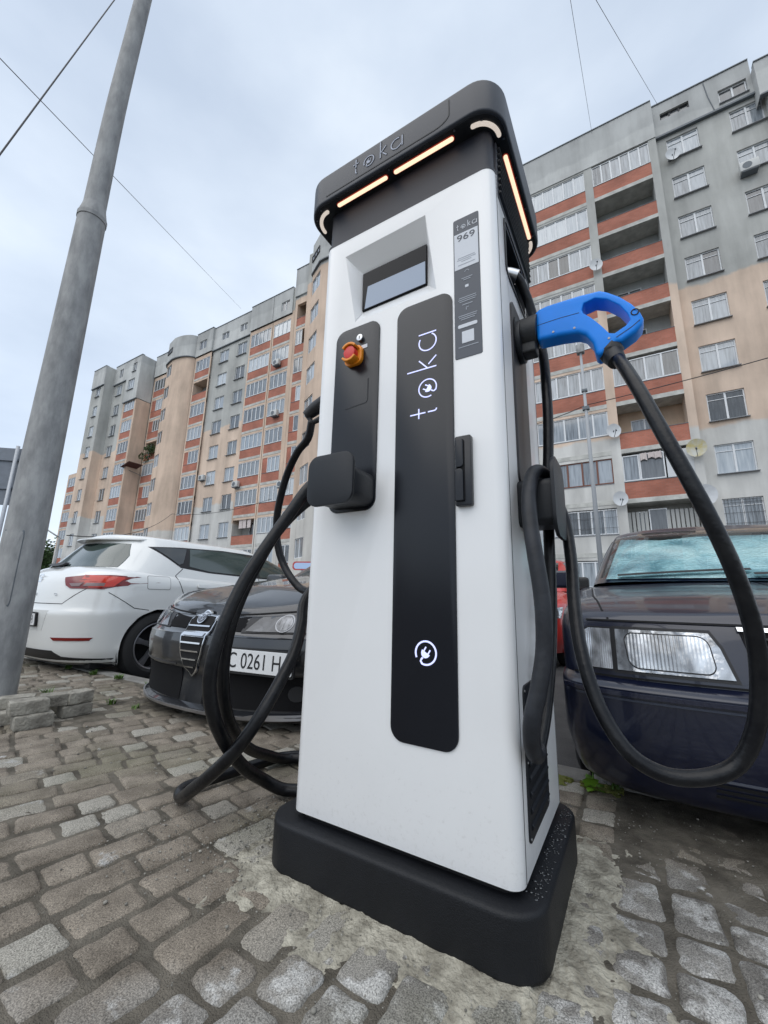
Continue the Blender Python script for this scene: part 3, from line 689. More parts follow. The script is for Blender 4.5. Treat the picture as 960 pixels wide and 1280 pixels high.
def wheel(car, x, y, z, r=.32, wd=.205, rimr=.22, rim=alloy_d, spokes=5, side=1):
    wl = link(bpy.data.objects.new('wheel', None), car); wl.location = (x, y, z)
    prof = [(rimr, -wd / 2 + .02), (rimr + .02, -wd / 2), (r - .04, -wd / 2 + .002), (r - .008, -wd / 2 + .02), (r, -wd / 2 + .05), (r, wd / 2 - .05), (r - .008, wd / 2 - .02), (r - .04, wd / 2 - .002), (rimr + .02, wd / 2), (rimr, wd / 2 - .02)]
    n = 48; V = []; F = []
    for k in range(n):
        a = 2 * math.pi * k / n
        for q, h in prof: V.append((h, q * math.cos(a), q * math.sin(a)))
    m = len(prof)
    for k in range(n):
        for i in range(m - 1): F.append((k * m + i, k * m + i + 1, ((k + 1) % n) * m + i + 1, ((k + 1) % n) * m + i))
    obj('tyre', auto_smooth(mesh_of(V, F, tyre_m), 30), wl)
    b = MB(); o = wd / 2 - .035
    V = []; F = []
    for k in range(n):
        a = 2 * math.pi * k / n
        for q, h in ((rimr + .002, o + .012), (rimr - .006, o + .018), (rimr - .018, o + .008), (rimr - .03, -wd / 2 + .03)): V.append((h * side, q * math.cos(a), q * math.sin(a)))
    for k in range(n):
        for i in range(3): F.append((k * 4 + i, k * 4 + i + 1, ((k + 1) % n) * 4 + i + 1, ((k + 1) % n) * 4 + i))
    b.add(V, F, rim)
    b.prism([((rimr - .02) * math.cos(2 * math.pi * k / 24), (rimr - .02) * math.sin(2 * math.pi * k / 24)) for k in range(24)], side * (-.02), side * (-.01), 'x', black_void)
    for k in range(spokes):
        a = 2 * math.pi * (k + .25) / spokes; c, s = math.cos(a), math.sin(a)
        def q(rr, t): return (rr * c - t * s, rr * s + t * c)
        b.prism([q(.03, -.026), q(rimr * .55, -.020), q(rimr - .012, -.032), q(rimr - .012, .032), q(rimr * .55, .020), q(.03, .026)], side * (o - .035), side * (o - .002), 'x', rim)
    b.prism([(.05 * math.cos(2 * math.pi * k / 20), .05 * math.sin(2 * math.pi * k / 20)) for k in range(20)], side * (o - .03), side * (o + .006), 'x', rim)
    me = b.mesh(); obj('rim', auto_smooth(bevel(me, .004, 2, 50), 40), wl); return wl
def liners(car, w_, ys, r, wz, mat=black_void):
    b = MB()
    for y in ys:
        for s in (1, -1):
            ring = [(y + (r + .015) * math.cos(R(a)), wz + (r + .015) * math.sin(R(a))) for a in range(-20, 201, 10)]; n = len(ring)
            x0, x1 = s * (w_ - .03), s * .30
            b.add([(x0, *p) for p in ring] + [(x1, *p) for p in ring], [(i, i + 1, n + i + 1, n + i) for i in range(n - 1)], mat)
            b.add([(x1, *p) for p in ring], [tuple(range(n))], mat)
    return obj('wheel_arch_liner', b.mesh(), car)
def car_base(name, label, loc, rotz, low, top, sub_low, sub_top, pmat, arches, arch_r, wz, roofmat=None):
    c = thing(name, label, 'car', loc, rotz)
    body = loft(low, sub_low, pmat, arches, arch_r, wz); gh = loft(top, sub_top, roofmat or pmat)
    obj('body', body, c); obj('roof', gh, c); return c, bvh(body), bvh(gh)

# ---- dark blue saloon, right
Lz = dict(cf=.34, nf=4.2, cr=.35, nr=3.5, barrel=.03)
low = [dict(z=.20, w=.74, yf=.15, yr=4.35, **Lz), dict(z=.225, w=.80, yf=.07, yr=4.42, **Lz), dict(z=.35, w=.838, yf=.012, yr=4.46, **Lz), dict(z=.44, w=.843, yf=0, yr=4.47, **Lz),
       dict(z=.545, w=.845, yf=.0, yr=4.47, sharp=True, sub=1, **Lz), dict(z=.556, w=.842, yf=.012, yr=4.46, sharp=True, sub=2, **Lz), dict(z=.572, w=.838, yf=.055, yr=4.42, sharp=True, sub=2, **Lz),
       dict(z=.60, w=.84, yf=.060, yr=4.42, **Lz), dict(z=.70, w=.845, yf=.085, yr=4.42, **Lz), dict(zs=(0, .25, .5, 1), z=(.752, .80, .82, .84), w=.842, yf=.10, yr=4.42, sub=5, **Lz),
       dict(zs=(0, .06, .22, .32, .75, 1), z=(.772, .815, .885, .91, .93, .93), w=.815, yf=.115, yr=4.42, sub=5, **Lz), dict(zs=(0, .06, .22, .32, .75, 1), z=(.788, .845, .92, .945, .965, .955), w=.70, yf=.125, yr=4.42, **Lz),
       dict(zs=(0, .06, .22, .32, .75, 1), z=(.80, .862, .945, .97, .985, .97), w=.35, yf=.13, yr=4.42, **Lz), dict(zs=(0, .06, .22, .32, .75, 1), z=(.803, .866, .95, .975, .99, .975), w=.004, yf=.13, yr=4.42, **Lz)]
Gz = dict(cf=.30, nf=3.6, cr=.35, nr=3.0, barrel=.05)
top = [dict(zs=(0, .2, 1), z=(.955, .92, .93), w=.745, yf=1.08, yr=3.72, **Gz), dict(z=1.14, w=.675, yf=1.46, yr=3.45, **Gz), dict(z=1.325, w=.585, yf=1.84, yr=3.15, **Gz),
       dict(z=1.372, w=.54, yf=1.97, yr=3.06, **Gz), dict(z=1.395, w=.40, yf=2.05, yr=2.98, **Gz), dict(z=1.40, w=.004, yf=2.08, yr=2.95, **Gz)]
AX = (.80, .70, -.12, R(2.5))
car, tb, tg = car_base('saloon_car', 'dark navy blue saloon car right of the charging station, crumpled silvery sunshade behind its windscreen', AX[:3], AX[3], low, top, 4, 5, navy, (.86, 3.5), .345, .31)
def CPt(n, *a, **k):
    par = k.pop('parent', car); tree = k.pop('tree', tb); lab = k.pop('label', None)
    return obj(n, patch(tree, *a, **k), par, **({'label': lab} if lab else {}))
liners(car, .835, (.86, 3.5), .345, .31)
for x, y, s in ((-.735, .86, -1), (.735, .86, 1), (-.735, 3.5, -1), (.735, 3.5, 1)): wheel(car, x, y, .31, .31, .2, .205, alloy_l, 5, s)
obj('underbody', MB().box(-.70, .70, .3, 4.2, .22, .32, black_void).mesh(), car)
for s in (1, -1):
    mr_ = (lambda p: p) if s == 1 else mirror
    hlp = [(.362, .735), (.627, .735), (.627, .600), (.312, .600), (.337, .69)]
    bez = CPt('headlight', mr_(offset_poly(hlp, .010)), 'F', trim_b, off=.003)
    obj('lens', patch(tb, mr_(hlp), 'F', lens_clr, off=.007), bez)
    inner = [(x + (z - .667) * .12, z) for x, z in rrect(.362, .594, .612, .722, .028, 6)]
    obj('inner_frame', patch(tb, mr_(offset_poly(inner, .004)), 'F', trim_b, off=.0085), bez); obj('ribbed_glass', patch(tb, mr_(inner), 'F', lens_rib, off=.011), bez)
    ind = [(.642, .735), (.712, .735), (.738, .72), (.750, .68), (.738, .62), (.722, .600), (.642, .600)]
    bi = CPt('indicator', mr_(offset_poly(ind, .006)), 'F', trim_b, off=.004, step=.03); obj('lens', patch(tb, mr_(ind), 'F', lens_ind, off=.008, step=.03), bi)
    # bonnet shut line and bumper mouldings
    CPt('shut_line', mr_(line_poly([(.63, .10 + .0), (.665, .20), (.70, .5), (.72, 1.02)], .007)), 'T', black_void, off=.0012, th=.004)
    CPt('lower_trim', mr_([(.08, .318), (.60, .318), (.60, .325), (.08, .325)]), 'F', M('trim_line_grey', (.10, .11, .14), rough=.4), off=.003)
    for z in (.268, .285, .302): CPt('intake_slot', mr_([(.10, z), (.40, z), (.40, z + .009), (.10, z + .009)]), 'F', black_void, off=.002)
    mi = obj('door_mirror', auto_smooth(bevel(MB().prism(rrect(s * .93 - .10, s * .93 + .10, .93, 1.05, .03, 4), 1.50, 1.60, 'y', navy).mesh(), .02, 3), 40), car)
    obj('mirror_arm', MB().box(min(s * .76, s * .86), max(s * .76, s * .86), 1.52, 1.58, .94, .98, trim_b).mesh(), mi)
CPt('bumper_moulding', [(-.80, .528), (.80, .528), (.80, .541), (-.80, .541)], 'F', M('moulding_blue_black', (.012, .015, .035), rough=.2, coat=.6), off=.016)
CPt('bumper_groove', [(-.80, .512), (.80, .512), (.80, .518), (-.80, .518)], 'F', M('groove_highlight', (.05, .06, .09), rough=.3), off=.004)
CPt('bumper_joint', [(-.82, .574), (.82, .574), (.82, .580), (-.82, .580)], 'F', black_void, off=.003)
gr = CPt('radiator_grille', [(-.282, .752), (.282, .752), (.25, .600), (-.25, .600)], 'F', black_void, off=.004)
obj('grille_frame', patch(tb, [(-.287, .757), (.287, .757), (.285, .745), (-.285, .745)], 'F', chrome, off=.012), gr)
for k in range(6): obj('grille_bar', patch(tb, [(-.25, .612 + k * .022), (.25, .612 + k * .022), (.25, .618 + k * .022), (-.25, .618 + k * .022)], 'F', trim_b, off=.012), gr)
CPt('bonnet_gap', line_poly([(-.72, .764), (.72, .764)], .006), 'F', black_void, off=.003)
# windscreen: outer glass over a crumpled reflective sunshade
wsp = [(-.66, .962), (.66, .962), (.55, 1.30), (.40, 1.318), (-.40, 1.318), (-.55, 1.30)]
CPt('windscreen_surround', offset_poly(wsp, .022), 'F', trim_b, off=.002, tree=tg)
def shade_mat():
    m = M('foil_sunshade', (.42, .66, .72), rough=.32, metal=.15, spec=.8); nt = m.node_tree; p = nt.nodes['Principled BSDF']
    t = N(nt, 'ShaderNodeTexCoord'); v = N(nt, 'ShaderNodeTexVoronoi'); v.inputs['Scale'].default_value = 55; n = N(nt, 'ShaderNodeTexNoise'); n.inputs['Scale'].default_value = 3.2; n.inputs['Detail'].default_value = 4; n.inputs['Distortion'].default_value = .5
    L(nt, t.outputs['Object'], v.inputs['Vector']); L(nt, t.outputs['Object'], n.inputs['Vector'])
    r = N(nt, 'ShaderNodeValToRGB'); L(nt, n.outputs[0], r.inputs[0]); e = r.color_ramp.elements
    e[0].position = .38; e[0].color = (.24, .44, .52, 1); e[1].position = .60; e[1].color = (.70, .88, .92, 1); q = e.new(.48); q.color = (.50, .74, .81, 1)
    L(nt, r.outputs[0], p.inputs['Base Color'])
    ma = N(nt, 'ShaderNodeMath', op='MULTIPLY_ADD'); L(nt, n.outputs[0], ma.inputs[0]); ma.inputs[1].default_value = 9; L(nt, v.outputs[0], ma.inputs[2])
    b = N(nt, 'ShaderNodeBump'); b.inputs['Strength'].default_value = .8; b.inputs['Distance'].default_value = .01; L(nt, ma.outputs[0], b.inputs['Height']); L(nt, b.outputs[0], p.inputs['Normal']); return m
shade_m = shade_mat()
def clear_glass():
    m = bpy.data.materials.new('windscreen_glass'); m.use_nodes = True; nt = m.node_tree; nt.nodes.clear()
    o = N(nt, 'ShaderNodeOutputMaterial'); mx = N(nt, 'ShaderNodeMixShader'); tr = N(nt, 'ShaderNodeBsdfTransparent'); gl = N(nt, 'ShaderNodeBsdfGlossy'); fz = N(nt, 'ShaderNodeFresnel'); fz.inputs[0].default_value = 1.5
    tr.inputs[0].default_value = (.88, .95, .95, 1); gl.inputs['Roughness'].default_value = .02; ad = N(nt, 'ShaderNodeMath', op='MULTIPLY_ADD'); ad.inputs[1].default_value = 1.; ad.inputs[2].default_value = .03
    L(nt, fz.outputs[0], ad.inputs[0]); L(nt, ad.outputs[0], mx.inputs[0]); L(nt, tr.outputs[0], mx.inputs[1]); L(nt, gl.outputs[0], mx.inputs[2]); L(nt, mx.outputs[0], o.inputs[0]); return m
ws_glass = clear_glass()
ws = CPt('windscreen', wsp, 'F', ws_glass, off=.022, th=.004, tree=tg)
sun = patch(tg, [(-.645, .968), (.645, .968), (.54, 1.29), (.35, 1.265), (-.1, 1.275), (-.30, 1.255), (-.53, 1.29)], 'F', shade_m, off=.007, step=.018)
for v in sun.vertices:
    v.co += Vector((0, .006, .0)) * (mn.fractal(v.co * 4.5, 1, 2, 3)) ; v.co.y += .004 * mn.turbulence(v.co * 16, 3, False)
obj('sunshade', sun, ws)
CPt('wiper', line_poly([(-.58, .975), (-.1, 1.0), (.02, 1.002)], .012), 'F', trim_b, off=.034, tree=tg)
CPt('wiper', line_poly([(.02, .975), (.45, .995), (.58, 1.0)], .012), 'F', trim_b, off=.034, tree=tg)
for sd, mm in (('R', 1), ('L', -1)):
    CPt('side_window', [(1.62, .985), (2.06, 1.31), (2.60, 1.325), (2.60, .975)], sd, glass_d, off=.004, tree=tg)
    CPt('side_window', [(2.66, .975), (2.66, 1.325), (3.05, 1.29), (3.35, .985)], sd, glass_d, off=.004, tree=tg)
CPt('rear_window', [(-.55, .99), (.55, .99), (.46, 1.28), (-.46, 1.28)], 'B', glass_d, off=.004, tree=tg)
for s in (1, -1):
    for y0 in (1.45, 2.63, 3.4): CPt('door_gap', line_poly([(y0, .30), (y0, .93)], .006), 'R' if s > 0 else 'L', black_void, off=.001)
    p_ = [(.45, .62), (.80, .62), (.80, .80), (.45, .80)]; CPt('tail_light', p_ if s > 0 else mirror(p_), 'B', lamp_red, off=.004)

# ---- dark grey saloon with the shield grille, behind the cables on the left
Lz = dict(cf=.56, nf=2.35, cr=.4, nr=3.0, barrel=.03)
low = [dict(z=.17, w=.78, yf=.12, yr=4.5, **Lz), dict(z=.20, w=.85, yf=.03, yr=4.55, **Lz), dict(z=.235, w=.875, yf=.0, yr=4.58, sharp=True, sub=2, **Lz), dict(z=.25, w=.87, yf=.035, yr=4.6, sharp=True, **Lz), dict(z=.40, w=.895, yf=.045, yr=4.62, **Lz),
       dict(z=.46, w=.91, yf=.02, yr=4.63, **Lz), dict(z=.56, w=.915, yf=.012, yr=4.64, **Lz), dict(z=.625, w=.91, yf=.02, yr=4.62, sharp=True, sub=2, **Lz), dict(z=.64, w=.905, yf=.045, yr=4.6, **Lz), dict(z=.72, w=.90, yf=.09, yr=4.6, **Lz),
       dict(zs=(0, .05, .3, .6, 1), z=(.735, .78, .86, .90, .93), w=.885, yf=.12, yr=4.58, sub=5, **Lz), dict(zs=(0, .06, .28, .6, 1), z=(.765, .855, .985, 1.0, 1.0), w=.82, yf=.13, yr=4.56, sub=5, **Lz),
       dict(zs=(0, .06, .28, .6, 1), z=(.785, .89, 1.03, 1.04, 1.04), w=.62, yf=.14, yr=4.56, **Lz), dict(zs=(0, .06, .28, .6, 1), z=(.80, .915, 1.06, 1.06, 1.05), w=.30, yf=.14, yr=4.56, **Lz), dict(zs=(0, .06, .28, .6, 1), z=(.802, .92, 1.065, 1.065, 1.05), w=.004, yf=.14, yr=4.56, **Lz)]
top = [dict(z=.98, w=.80, yf=1.36, yr=4.1, **Gz), dict(z=1.2, w=.73, yf=1.75, yr=3.75, **Gz), dict(z=1.375, w=.64, yf=2.05, yr=3.35, **Gz), dict(z=1.42, w=.57, yf=2.2, yr=3.2, **Gz), dict(z=1.44, w=.4, yf=2.3, yr=3.1, **Gz), dict(z=1.445, w=.004, yf=2.32, yr=3.1, **Gz)]
car, tb, tg = car_base('saloon_car', 'dark grey saloon car with chrome barred shield grille, half hidden behind the black cable loops', (-2.01, .60, -.150), R(1.5), low, top, 4, 5, grey_p, (.96, 3.66), .35, .32)
liners(car, .90, (.96, 3.66), .35, .32)
for x, y, s in ((-.79, .96, -1), (.79, .96, 1), (-.79, 3.66, -1), (.79, 3.66, 1)): wheel(car, x, y, .32, .32, .21, .22, alloy_l, 5, s)
obj('underbody', MB().box(-.74, .74, .35, 4.3, .16, .30, black_void).mesh(), car)
mesh_m = M('black_mesh_grille', (.006, .006, .007), rough=.85, spec=.2)
for s in (1, -1):
    mr_ = (lambda p: p) if s == 1 else mirror
    CPt('lower_intake', mr_([(.10, .255), (.80, .262), (.84, .43), (.10, .43)]), 'F', mesh_m, off=.003)
    CPt('mesh_strip', mr_([(.135, .715), (.355, .735), (.335, .655), (.135, .655)]), 'F', mesh_m, off=.004)
    hb = CPt('headlight', mr_([(.345, .735), (.62, .755), (.80, .775), (.82, .72), (.80, .655), (.325, .650)]), 'F', trim_b, off=.004, step=.03)
    obj('lens', patch(tb, mr_([(.42, .735), (.62, .750), (.79, .766), (.805, .72), (.785, .662), (.355, .658)]), 'F', lens_dk, off=.009, step=.03), hb)
    for cx in (.565, .72):
        rr_ = .047 if cx < .7 else .036
        ringp = [(cx + rr_ * math.cos(2 * math.pi * k / 18), .705 + rr_ * math.sin(2 * math.pi * k / 18)) for k in range(18)]
        lr = obj('lamp_ring', patch(tb, mr_(ringp), 'F', M('lamp_ring_dull', (.30, .31, .33), rough=.35, metal=.6), off=.012, step=.03), hb)
        obj('lamp_bulb', patch(tb, mr_([(cx + (p[0] - cx) * .86, .705 + (p[1] - .705) * .86) for p in ringp]), 'F', lamp_in, off=.015, step=.03), hb)
    CPt('bumper_crease', mr_(line_poly([(.15, .448), (.55, .448), (.84, .452)], .010)), 'F', M('crease_grey', (.05, .05, .055), rough=.3), off=.003)
    CPt('tow_cap', mr_([(.66, .545), (.69, .545), (.69, .515), (.66, .515)]), 'F', black_void, off=.002)
    fg = CPt('fog_light', mr_([(.66 + .04 * math.cos(2 * math.pi * k / 14), .345 + .04 * math.sin(2 * math.pi * k / 14)) for k in range(14)]), 'F', trim_b, off=.007)
    mi = obj('door_mirror', auto_smooth(bevel(MB().prism(rrect(s * .98 - .11, s * .98 + .11, .97, 1.09, .04, 4), 1.62, 1.74, 'y', grey_p).mesh(), .025, 3), 40), car)
    CPt('bonnet_gap', mr_(line_poly([(.16, .742), (.36, .752), (.62, .775)], .008)), 'F', black_void, off=.003)
    for side in ('R', 'L'):
        pass
CPt('chin_strip', line_poly([(-.72, .232), (-.4, .225), (.4, .225), (.72, .232)], .018), 'F', M('satin_chin_strip', (.42, .42, .43), rough=.35, metal=.7), off=.010)
shield = [(-.105, .70), (-.085, .722), (0, .728), (.085, .722), (.105, .70), (.100, .61), (.082, .52), (.048, .445), (0, .400), (-.048, .445), (-.082, .52), (-.100, .61)]
sg = CPt('shield_grille', offset_poly(shield, .010), 'F', chrome, off=.012, step=.03); obj('grille_mesh', patch(tb, shield, 'F', black_void, off=.0145, step=.03), sg)
for k, (z, hw) in enumerate(((.670, .096), (.625, .094), (.580, .088), (.535, .078), (.490, .062), (.450, .040))):
    obj('grille_bar', patch(tb, [(-hw, z - .004), (hw, z - .004), (hw, z + .004), (-hw, z + .004)], 'F', chrome, off=.020, th=.006, step=.03), sg)
rg = [(.038 * math.cos(2 * math.pi * k / 24), .722 + .040 * math.sin(2 * math.pi * k / 24)) for k in range(24)]
bd = CPt('badge', rg, 'F', chrome, off=.026, th=.016, step=.02)
obj('badge_field', patch(tb, [(p[0] * .82, .722 + (p[1] - .722) * .82) for p in rg], 'F', M('badge_grey', (.16, .17, .2), rough=.3, metal=.5), off=.0275, step=.02), bd)
obj('badge_cross', patch(tb, [(-.026, .718), (-.017, .718), (-.017, .706), (-.011, .706), (-.011, .718), (-.003, .718), (-.003, .725), (-.011, .725), (-.011, .738), (-.017, .738), (-.017, .725), (-.026, .725)], 'F', chrome, off=.029, step=.02), bd)
obj('badge_serpent', patch(tb, line_poly([(.006, .700), (.018, .706), (.006, .716), (.019, .724), (.008, .734), (.014, .745)], .005), 'F', chrome, off=.029, step=.02), bd)
# number plate, carried to the car's left of the grille
h = tb.ray_cast(Vector((.46, -3, .535)), Vector((0, 1, 0)), 9)[0]
pl = link(bpy.data.objects.new('number_plate', None), car); pl.location = (.475, h.y - .035, .513); pl.rotation_euler = (R(-2), 0, R(6))
obj('plate_sheet', auto_smooth(bevel(MB().prism(rrect(-.26, .26, -.056, .056, .010, 3), -.004, .004, 'y', plate_w).mesh(), .001, 1), 40), pl)
obj('plate_border', MB().prism(rrect(-.268, .268, -.068, .064, .012, 3), .0042, .020, 'y', plate_k).mesh(), pl)
tm = text_mesh('BC 0261 H', .112, plate_k, .0006, 'LEFT', .80); obj('plate_text', tm, pl, (-.212, -.0048, -.003), (R(90), 0, 0))
# upper part
CPt('windscreen', [(-.70, 1.02), (.70, 1.02), (.58, 1.35), (-.58, 1.35)], 'F', glass_d, off=.004, tree=tg)
for sd in 'RL':
    CPt('side_window', [(1.85, 1.03), (2.30, 1.36), (2.90, 1.375), (2.90, 1.02)], sd, glass_d, off=.004, tree=tg)
    CPt('side_window', [(2.96, 1.02), (2.96, 1.375), (3.35, 1.33), (3.75, 1.03)], sd, glass_d, off=.004, tree=tg)
CPt('rear_window', [(-.58, 1.05), (.58, 1.05), (.5, 1.33), (-.5, 1.33)], 'B', glass_d, off=.004, tree=tg)

# ---- white hatchback, tail to the kerb; built nose to -y, so it is turned round
Lz = dict(cf=.55, nf=2.6, cr=.50, nr=2.7, barrel=.035)
ZS = (0, .1, .3, .6, .85, 1)
low = [dict(z=.18, w=.80, yf=.12, yr=4.12, **Lz), dict(z=.21, w=.86, yf=.05, yr=4.19, sharp=True, sub=2, **Lz), dict(z=.29, w=.885, yf=.01, yr=4.235, **Lz), dict(z=.40, w=.892, yf=.0, yr=4.26, **Lz), dict(z=.55, w=.900, yf=.0, yr=4.28, **Lz),
       dict(z=.64, w=.905, yf=.02, yr=4.285, **Lz), dict(z=.70, w=.902, yf=.05, yr=4.265, **Lz), dict(zs=ZS, z=(.72, .74, .78, .82, .84, .85), w=.895, yf=.08, yr=4.245, sub=5, **Lz),
       dict(zs=ZS, z=(.74, .80, .87, .92, .95, .96), w=.885, yf=.11, yr=4.21, sub=5, **Lz), dict(zs=ZS, z=(.76, .85, .94, .98, 1.02, 1.05), w=.83, yf=.13, yr=4.13, sub=4, **Lz),
       dict(zs=ZS, z=(.79, .90, 1.0, 1.02, 1.06, 1.09), w=.65, yf=.14, yr=4.04, **Lz), dict(zs=ZS, z=(.81, .93, 1.03, 1.05, 1.08, 1.1), w=.3, yf=.15, yr=4.0, **Lz), dict(zs=ZS, z=(.815, .935, 1.035, 1.05, 1.08, 1.1), w=.004, yf=.15, yr=4.0, **Lz)]
Gh = dict(cf=.35, nf=3.2, barrel=.04)
top = [dict(zs=ZS, z=(.96, .95, .95, .96, 1.0, 1.03), w=.845, yf=.98, yr=4.14, cr=.62, nr=2.4, **Gh), dict(zs=ZS, z=(1.1, 1.09, 1.09, 1.10, 1.12, 1.13), w=.80, yf=1.25, yr=4.02, cr=.62, nr=2.4, **Gh), dict(z=1.26, w=.735, yf=1.62, yr=3.90, cr=.60, nr=2.5, **Gh),
       dict(z=1.375, w=.665, yf=1.95, yr=3.80, cr=.55, nr=2.6, **Gh), dict(z=1.425, w=.59, yf=2.15, yr=3.78, cr=.5, nr=2.8, **Gh), dict(z=1.45, w=.4, yf=2.3, yr=3.74, cr=.5, nr=3, **Gh), dict(z=1.458, w=.004, yf=2.35, yr=3.72, cr=.5, nr=3, **Gh)]
car, tb, tg = car_base('hatchback_car', 'white hatchback car parked tail to the kerb behind the lamp post', (-4.745, .72 + 4.28, -.12), R(180), low, top, 4, 5, white_p, (.85, 3.48), .355, .325)
def both(*m): return bvh(*m)
ta = bvh(*[o.data for o in car.children if o.name.split('.')[0] in ('body', 'roof')])
liners(car, .89, (.85, 3.48), .355, .325)
for x, y, s in ((-.775, .85, -1), (.775, .85, 1), (-.775, 3.48, -1), (.775, 3.48, 1)): wheel(car, x, y, .325, .325, .22, .225, alloy_d, 5, s)
obj('underbody', MB().box(-.74, .74, .3, 4.0, .16, .30, black_void).mesh(), car)
W = lambda y: 4.28 - y  # distance from the tail -> local y
fl = 'L'                 # flank seen in the photo is local -x
def B(n, poly, side='B', mat=trim_b, off=.004, th=.012, step=.04, tree=None, parent=None): return obj(n, patch(tree or ta, poly, side, mat, off, th, step), parent or car)
B('rear_window', [(-.66, 1.075), (.66, 1.075), (.62, 1.20), (.52, 1.335), (-.52, 1.335), (-.62, 1.20)], mat=glass_g)
def spoiler(hwid, y0, y1, z0, th, sweep, mat):
    V = []; F = []; nx, ny = 16, 4
    for t in (0, 1):
        for j in range(ny + 1):
            for i in range(nx + 1):
                x = hwid * (2 * i / nx - 1); q = (x / hwid) ** 2; ye = y1 - sweep * q; y = y0 + (ye - y0) * j / ny
                V.append((x, y, z0 - .035 * q - (y - y0) * .13 - t * th * (1 - .75 * j / ny)))
    m = (nx + 1) * (ny + 1)
    for j in range(ny):
        for i in range(nx):
            a = j * (nx + 1) + i; F.append((a, a + 1, a + nx + 2, a + nx + 1)); F.append((m + a, m + a + nx + 1, m + a + nx + 2, m + a + 1))
    for i in range(nx): a = ny * (nx + 1) + i; F.append((a, a + 1, m + a + 1, m + a))
    for j in range(ny):
        for i in (0, nx): a = j * (nx + 1) + i; F.append((a, a + nx + 1, m + a + nx + 1, m + a))
    b = MB(); b.add(V, F, mat); return auto_smooth(b.mesh(), 40)
spo = obj('roof_spoiler', spoiler(.57, 3.30, 3.93, 1.468, .05, .30, white_p), car)
obj('spoiler_underside', spoiler(.50, 3.45, 3.86, 1.395, .02, .26, trim_b), spo)
for s in (1, -1):
    mr_ = (lambda p: p) if s == 1 else mirror
    tlp = [(.44, .955), (.62, .975), (.80, .985), (.875, .975), (.86, .90), (.80, .865), (.56, .865), (.50, .89)]
    tl = B('tail_light', mr_(offset_poly(tlp, .006)), mat=lamp_red, off=.006, step=.03)
    sd = 'R' if s > 0 else 'L'
    sp2 = [(3.86, .972), (4.10, .985), (4.14, .93), (4.10, .87), (3.95, .885)]
    B('tail_light', sp2, sd, lamp_orange, .008, step=.03)
    obj('lamp_clear', patch(ta, mr_([(.53, .905), (.66, .910), (.64, .880), (.57, .878)]), 'B', lamp_clear, .010, step=.03), tl); obj('lamp_clear', patch(ta, mr_([(.685, .912), (.80, .915), (.80, .885), (.67, .882)]), 'B', lamp_clear, .010, step=.03), tl)
    obj('lamp_bright', patch(ta, mr_([(.70, .962), (.85, .965), (.845, .925), (.70, .925)]), 'B', lamp_orange, .010, step=.03), tl)
    rf = B('reflector', mr_([(.46, .425), (.80, .432), (.78, .405), (.50, .398)]), mat=lamp_red, off=.006, step=.03)
    # side glazing, seams
    q = lambda *P: [(W(a), b) for a, b in P]
    B('side_window', q((.74, 1.305), (1.02, 1.325), (1.10, 1.325), (1.03, 1.16), (.98, 1.14))[::-1], sd, glass_d, .006)
    wf = B('side_window', q((1.14, 1.33), (1.60, 1.35), (2.05, 1.34), (2.05, 1.07), (1.35, 1.09), (1.10, 1.13)), sd, glass_g, .006)
    B('side_window', q((2.10, 1.34), (2.35, 1.31), (2.85, 1.12), (2.95, 1.045), (2.10, 1.065)), sd, glass_g, .006)
    B('window_surround', q((.70, 1.312), (1.02, 1.338), (1.6, 1.365), (2.1, 1.358), (2.37, 1.325), (2.98, 1.04), (2.1, 1.052), (1.35, 1.075), (1.0, 1.11)), sd, trim_b, .002)
    B('shut_line', line_poly(q((1.02, 1.10), (.93, 1.02), (1.00, .85), (1.18, .62), (1.22, .30)), .007), sd, black_void, .0015, .004)
    B('shut_line', line_poly(q((2.08, 1.05), (2.10, .7), (2.06, .3)), .007), sd, black_void, .0015, .004)
    B('bumper_seam', line_poly(q((.30, .83), (.52, .69), (.66, .67)), .006), sd, black_void, .0015, .004)
    fr_ = rrect(W(.86), W(.62), .87, 1.005, .02, 4); inn = rrect(W(.855), W(.625), .875, 1.0, .018, 4)
    if s < 0: B('fuel_flap', fr_, sd, M('seam_grey', (.25, .25, .25), rough=.5), .0012, .003); B('fuel_flap_face', inn, sd, white_p, .0022, .003)
    B('door_handle', rrect(W(1.34), W(1.16), .90, .935, .012, 4), sd, white_p, .022, .02, .03)
    B('sill', [(.5 + .75, .20), (3.10, .20), (3.10, .26), (1.25, .26)], sd, trim_b, .004)
    mi = obj('door_mirror', auto_smooth(bevel(MB().prism(rrect(s * .98 - .11, s * .98 + .11, .98, 1.12, .04, 4), 1.50, 1.62, 'y', white_p).mesh(), .025, 3), 40), car)
B('tailgate_seam', line_poly([(-.70, .86), (-.52, .72), (.52, .72), (.70, .86)], .006), mat=black_void, off=.0015, th=.004)
B('lower_bumper', [(-.80, .20), (.80, .20), (.84, .245), (.55, .262), (.46, .31), (-.46, .31), (-.55, .262), (-.84, .245)], mat=trim_b, off=.004)
B('plate_recess', [(-.40, .66), (.40, .66), (.33, .48), (-.33, .48)], mat=M('recess_white', (.60, .61, .60), rough=.5), off=.002)
npl = link(bpy.data.objects.new('number_plate', None), car); npl.location = (0, 4.293, .575); npl.rotation_euler = (R(4), 0, R(180))
obj('plate_border', MB().prism(rrect(-.268, .268, -.064, .064, .012, 3), -.006, .012, 'y', plate_k).mesh(), npl)
obj('plate_sheet', MB().prism(rrect(-.256, .256, -.052, .052, .010, 3), -.0085, -.006, 'y', plate_w).mesh(), npl)
obj('plate_text', text_mesh('33 EH', .105, plate_k, .0005, 'RIGHT', .8), npl, (.225, -.0092, -.003), (R(90), 0, 0))
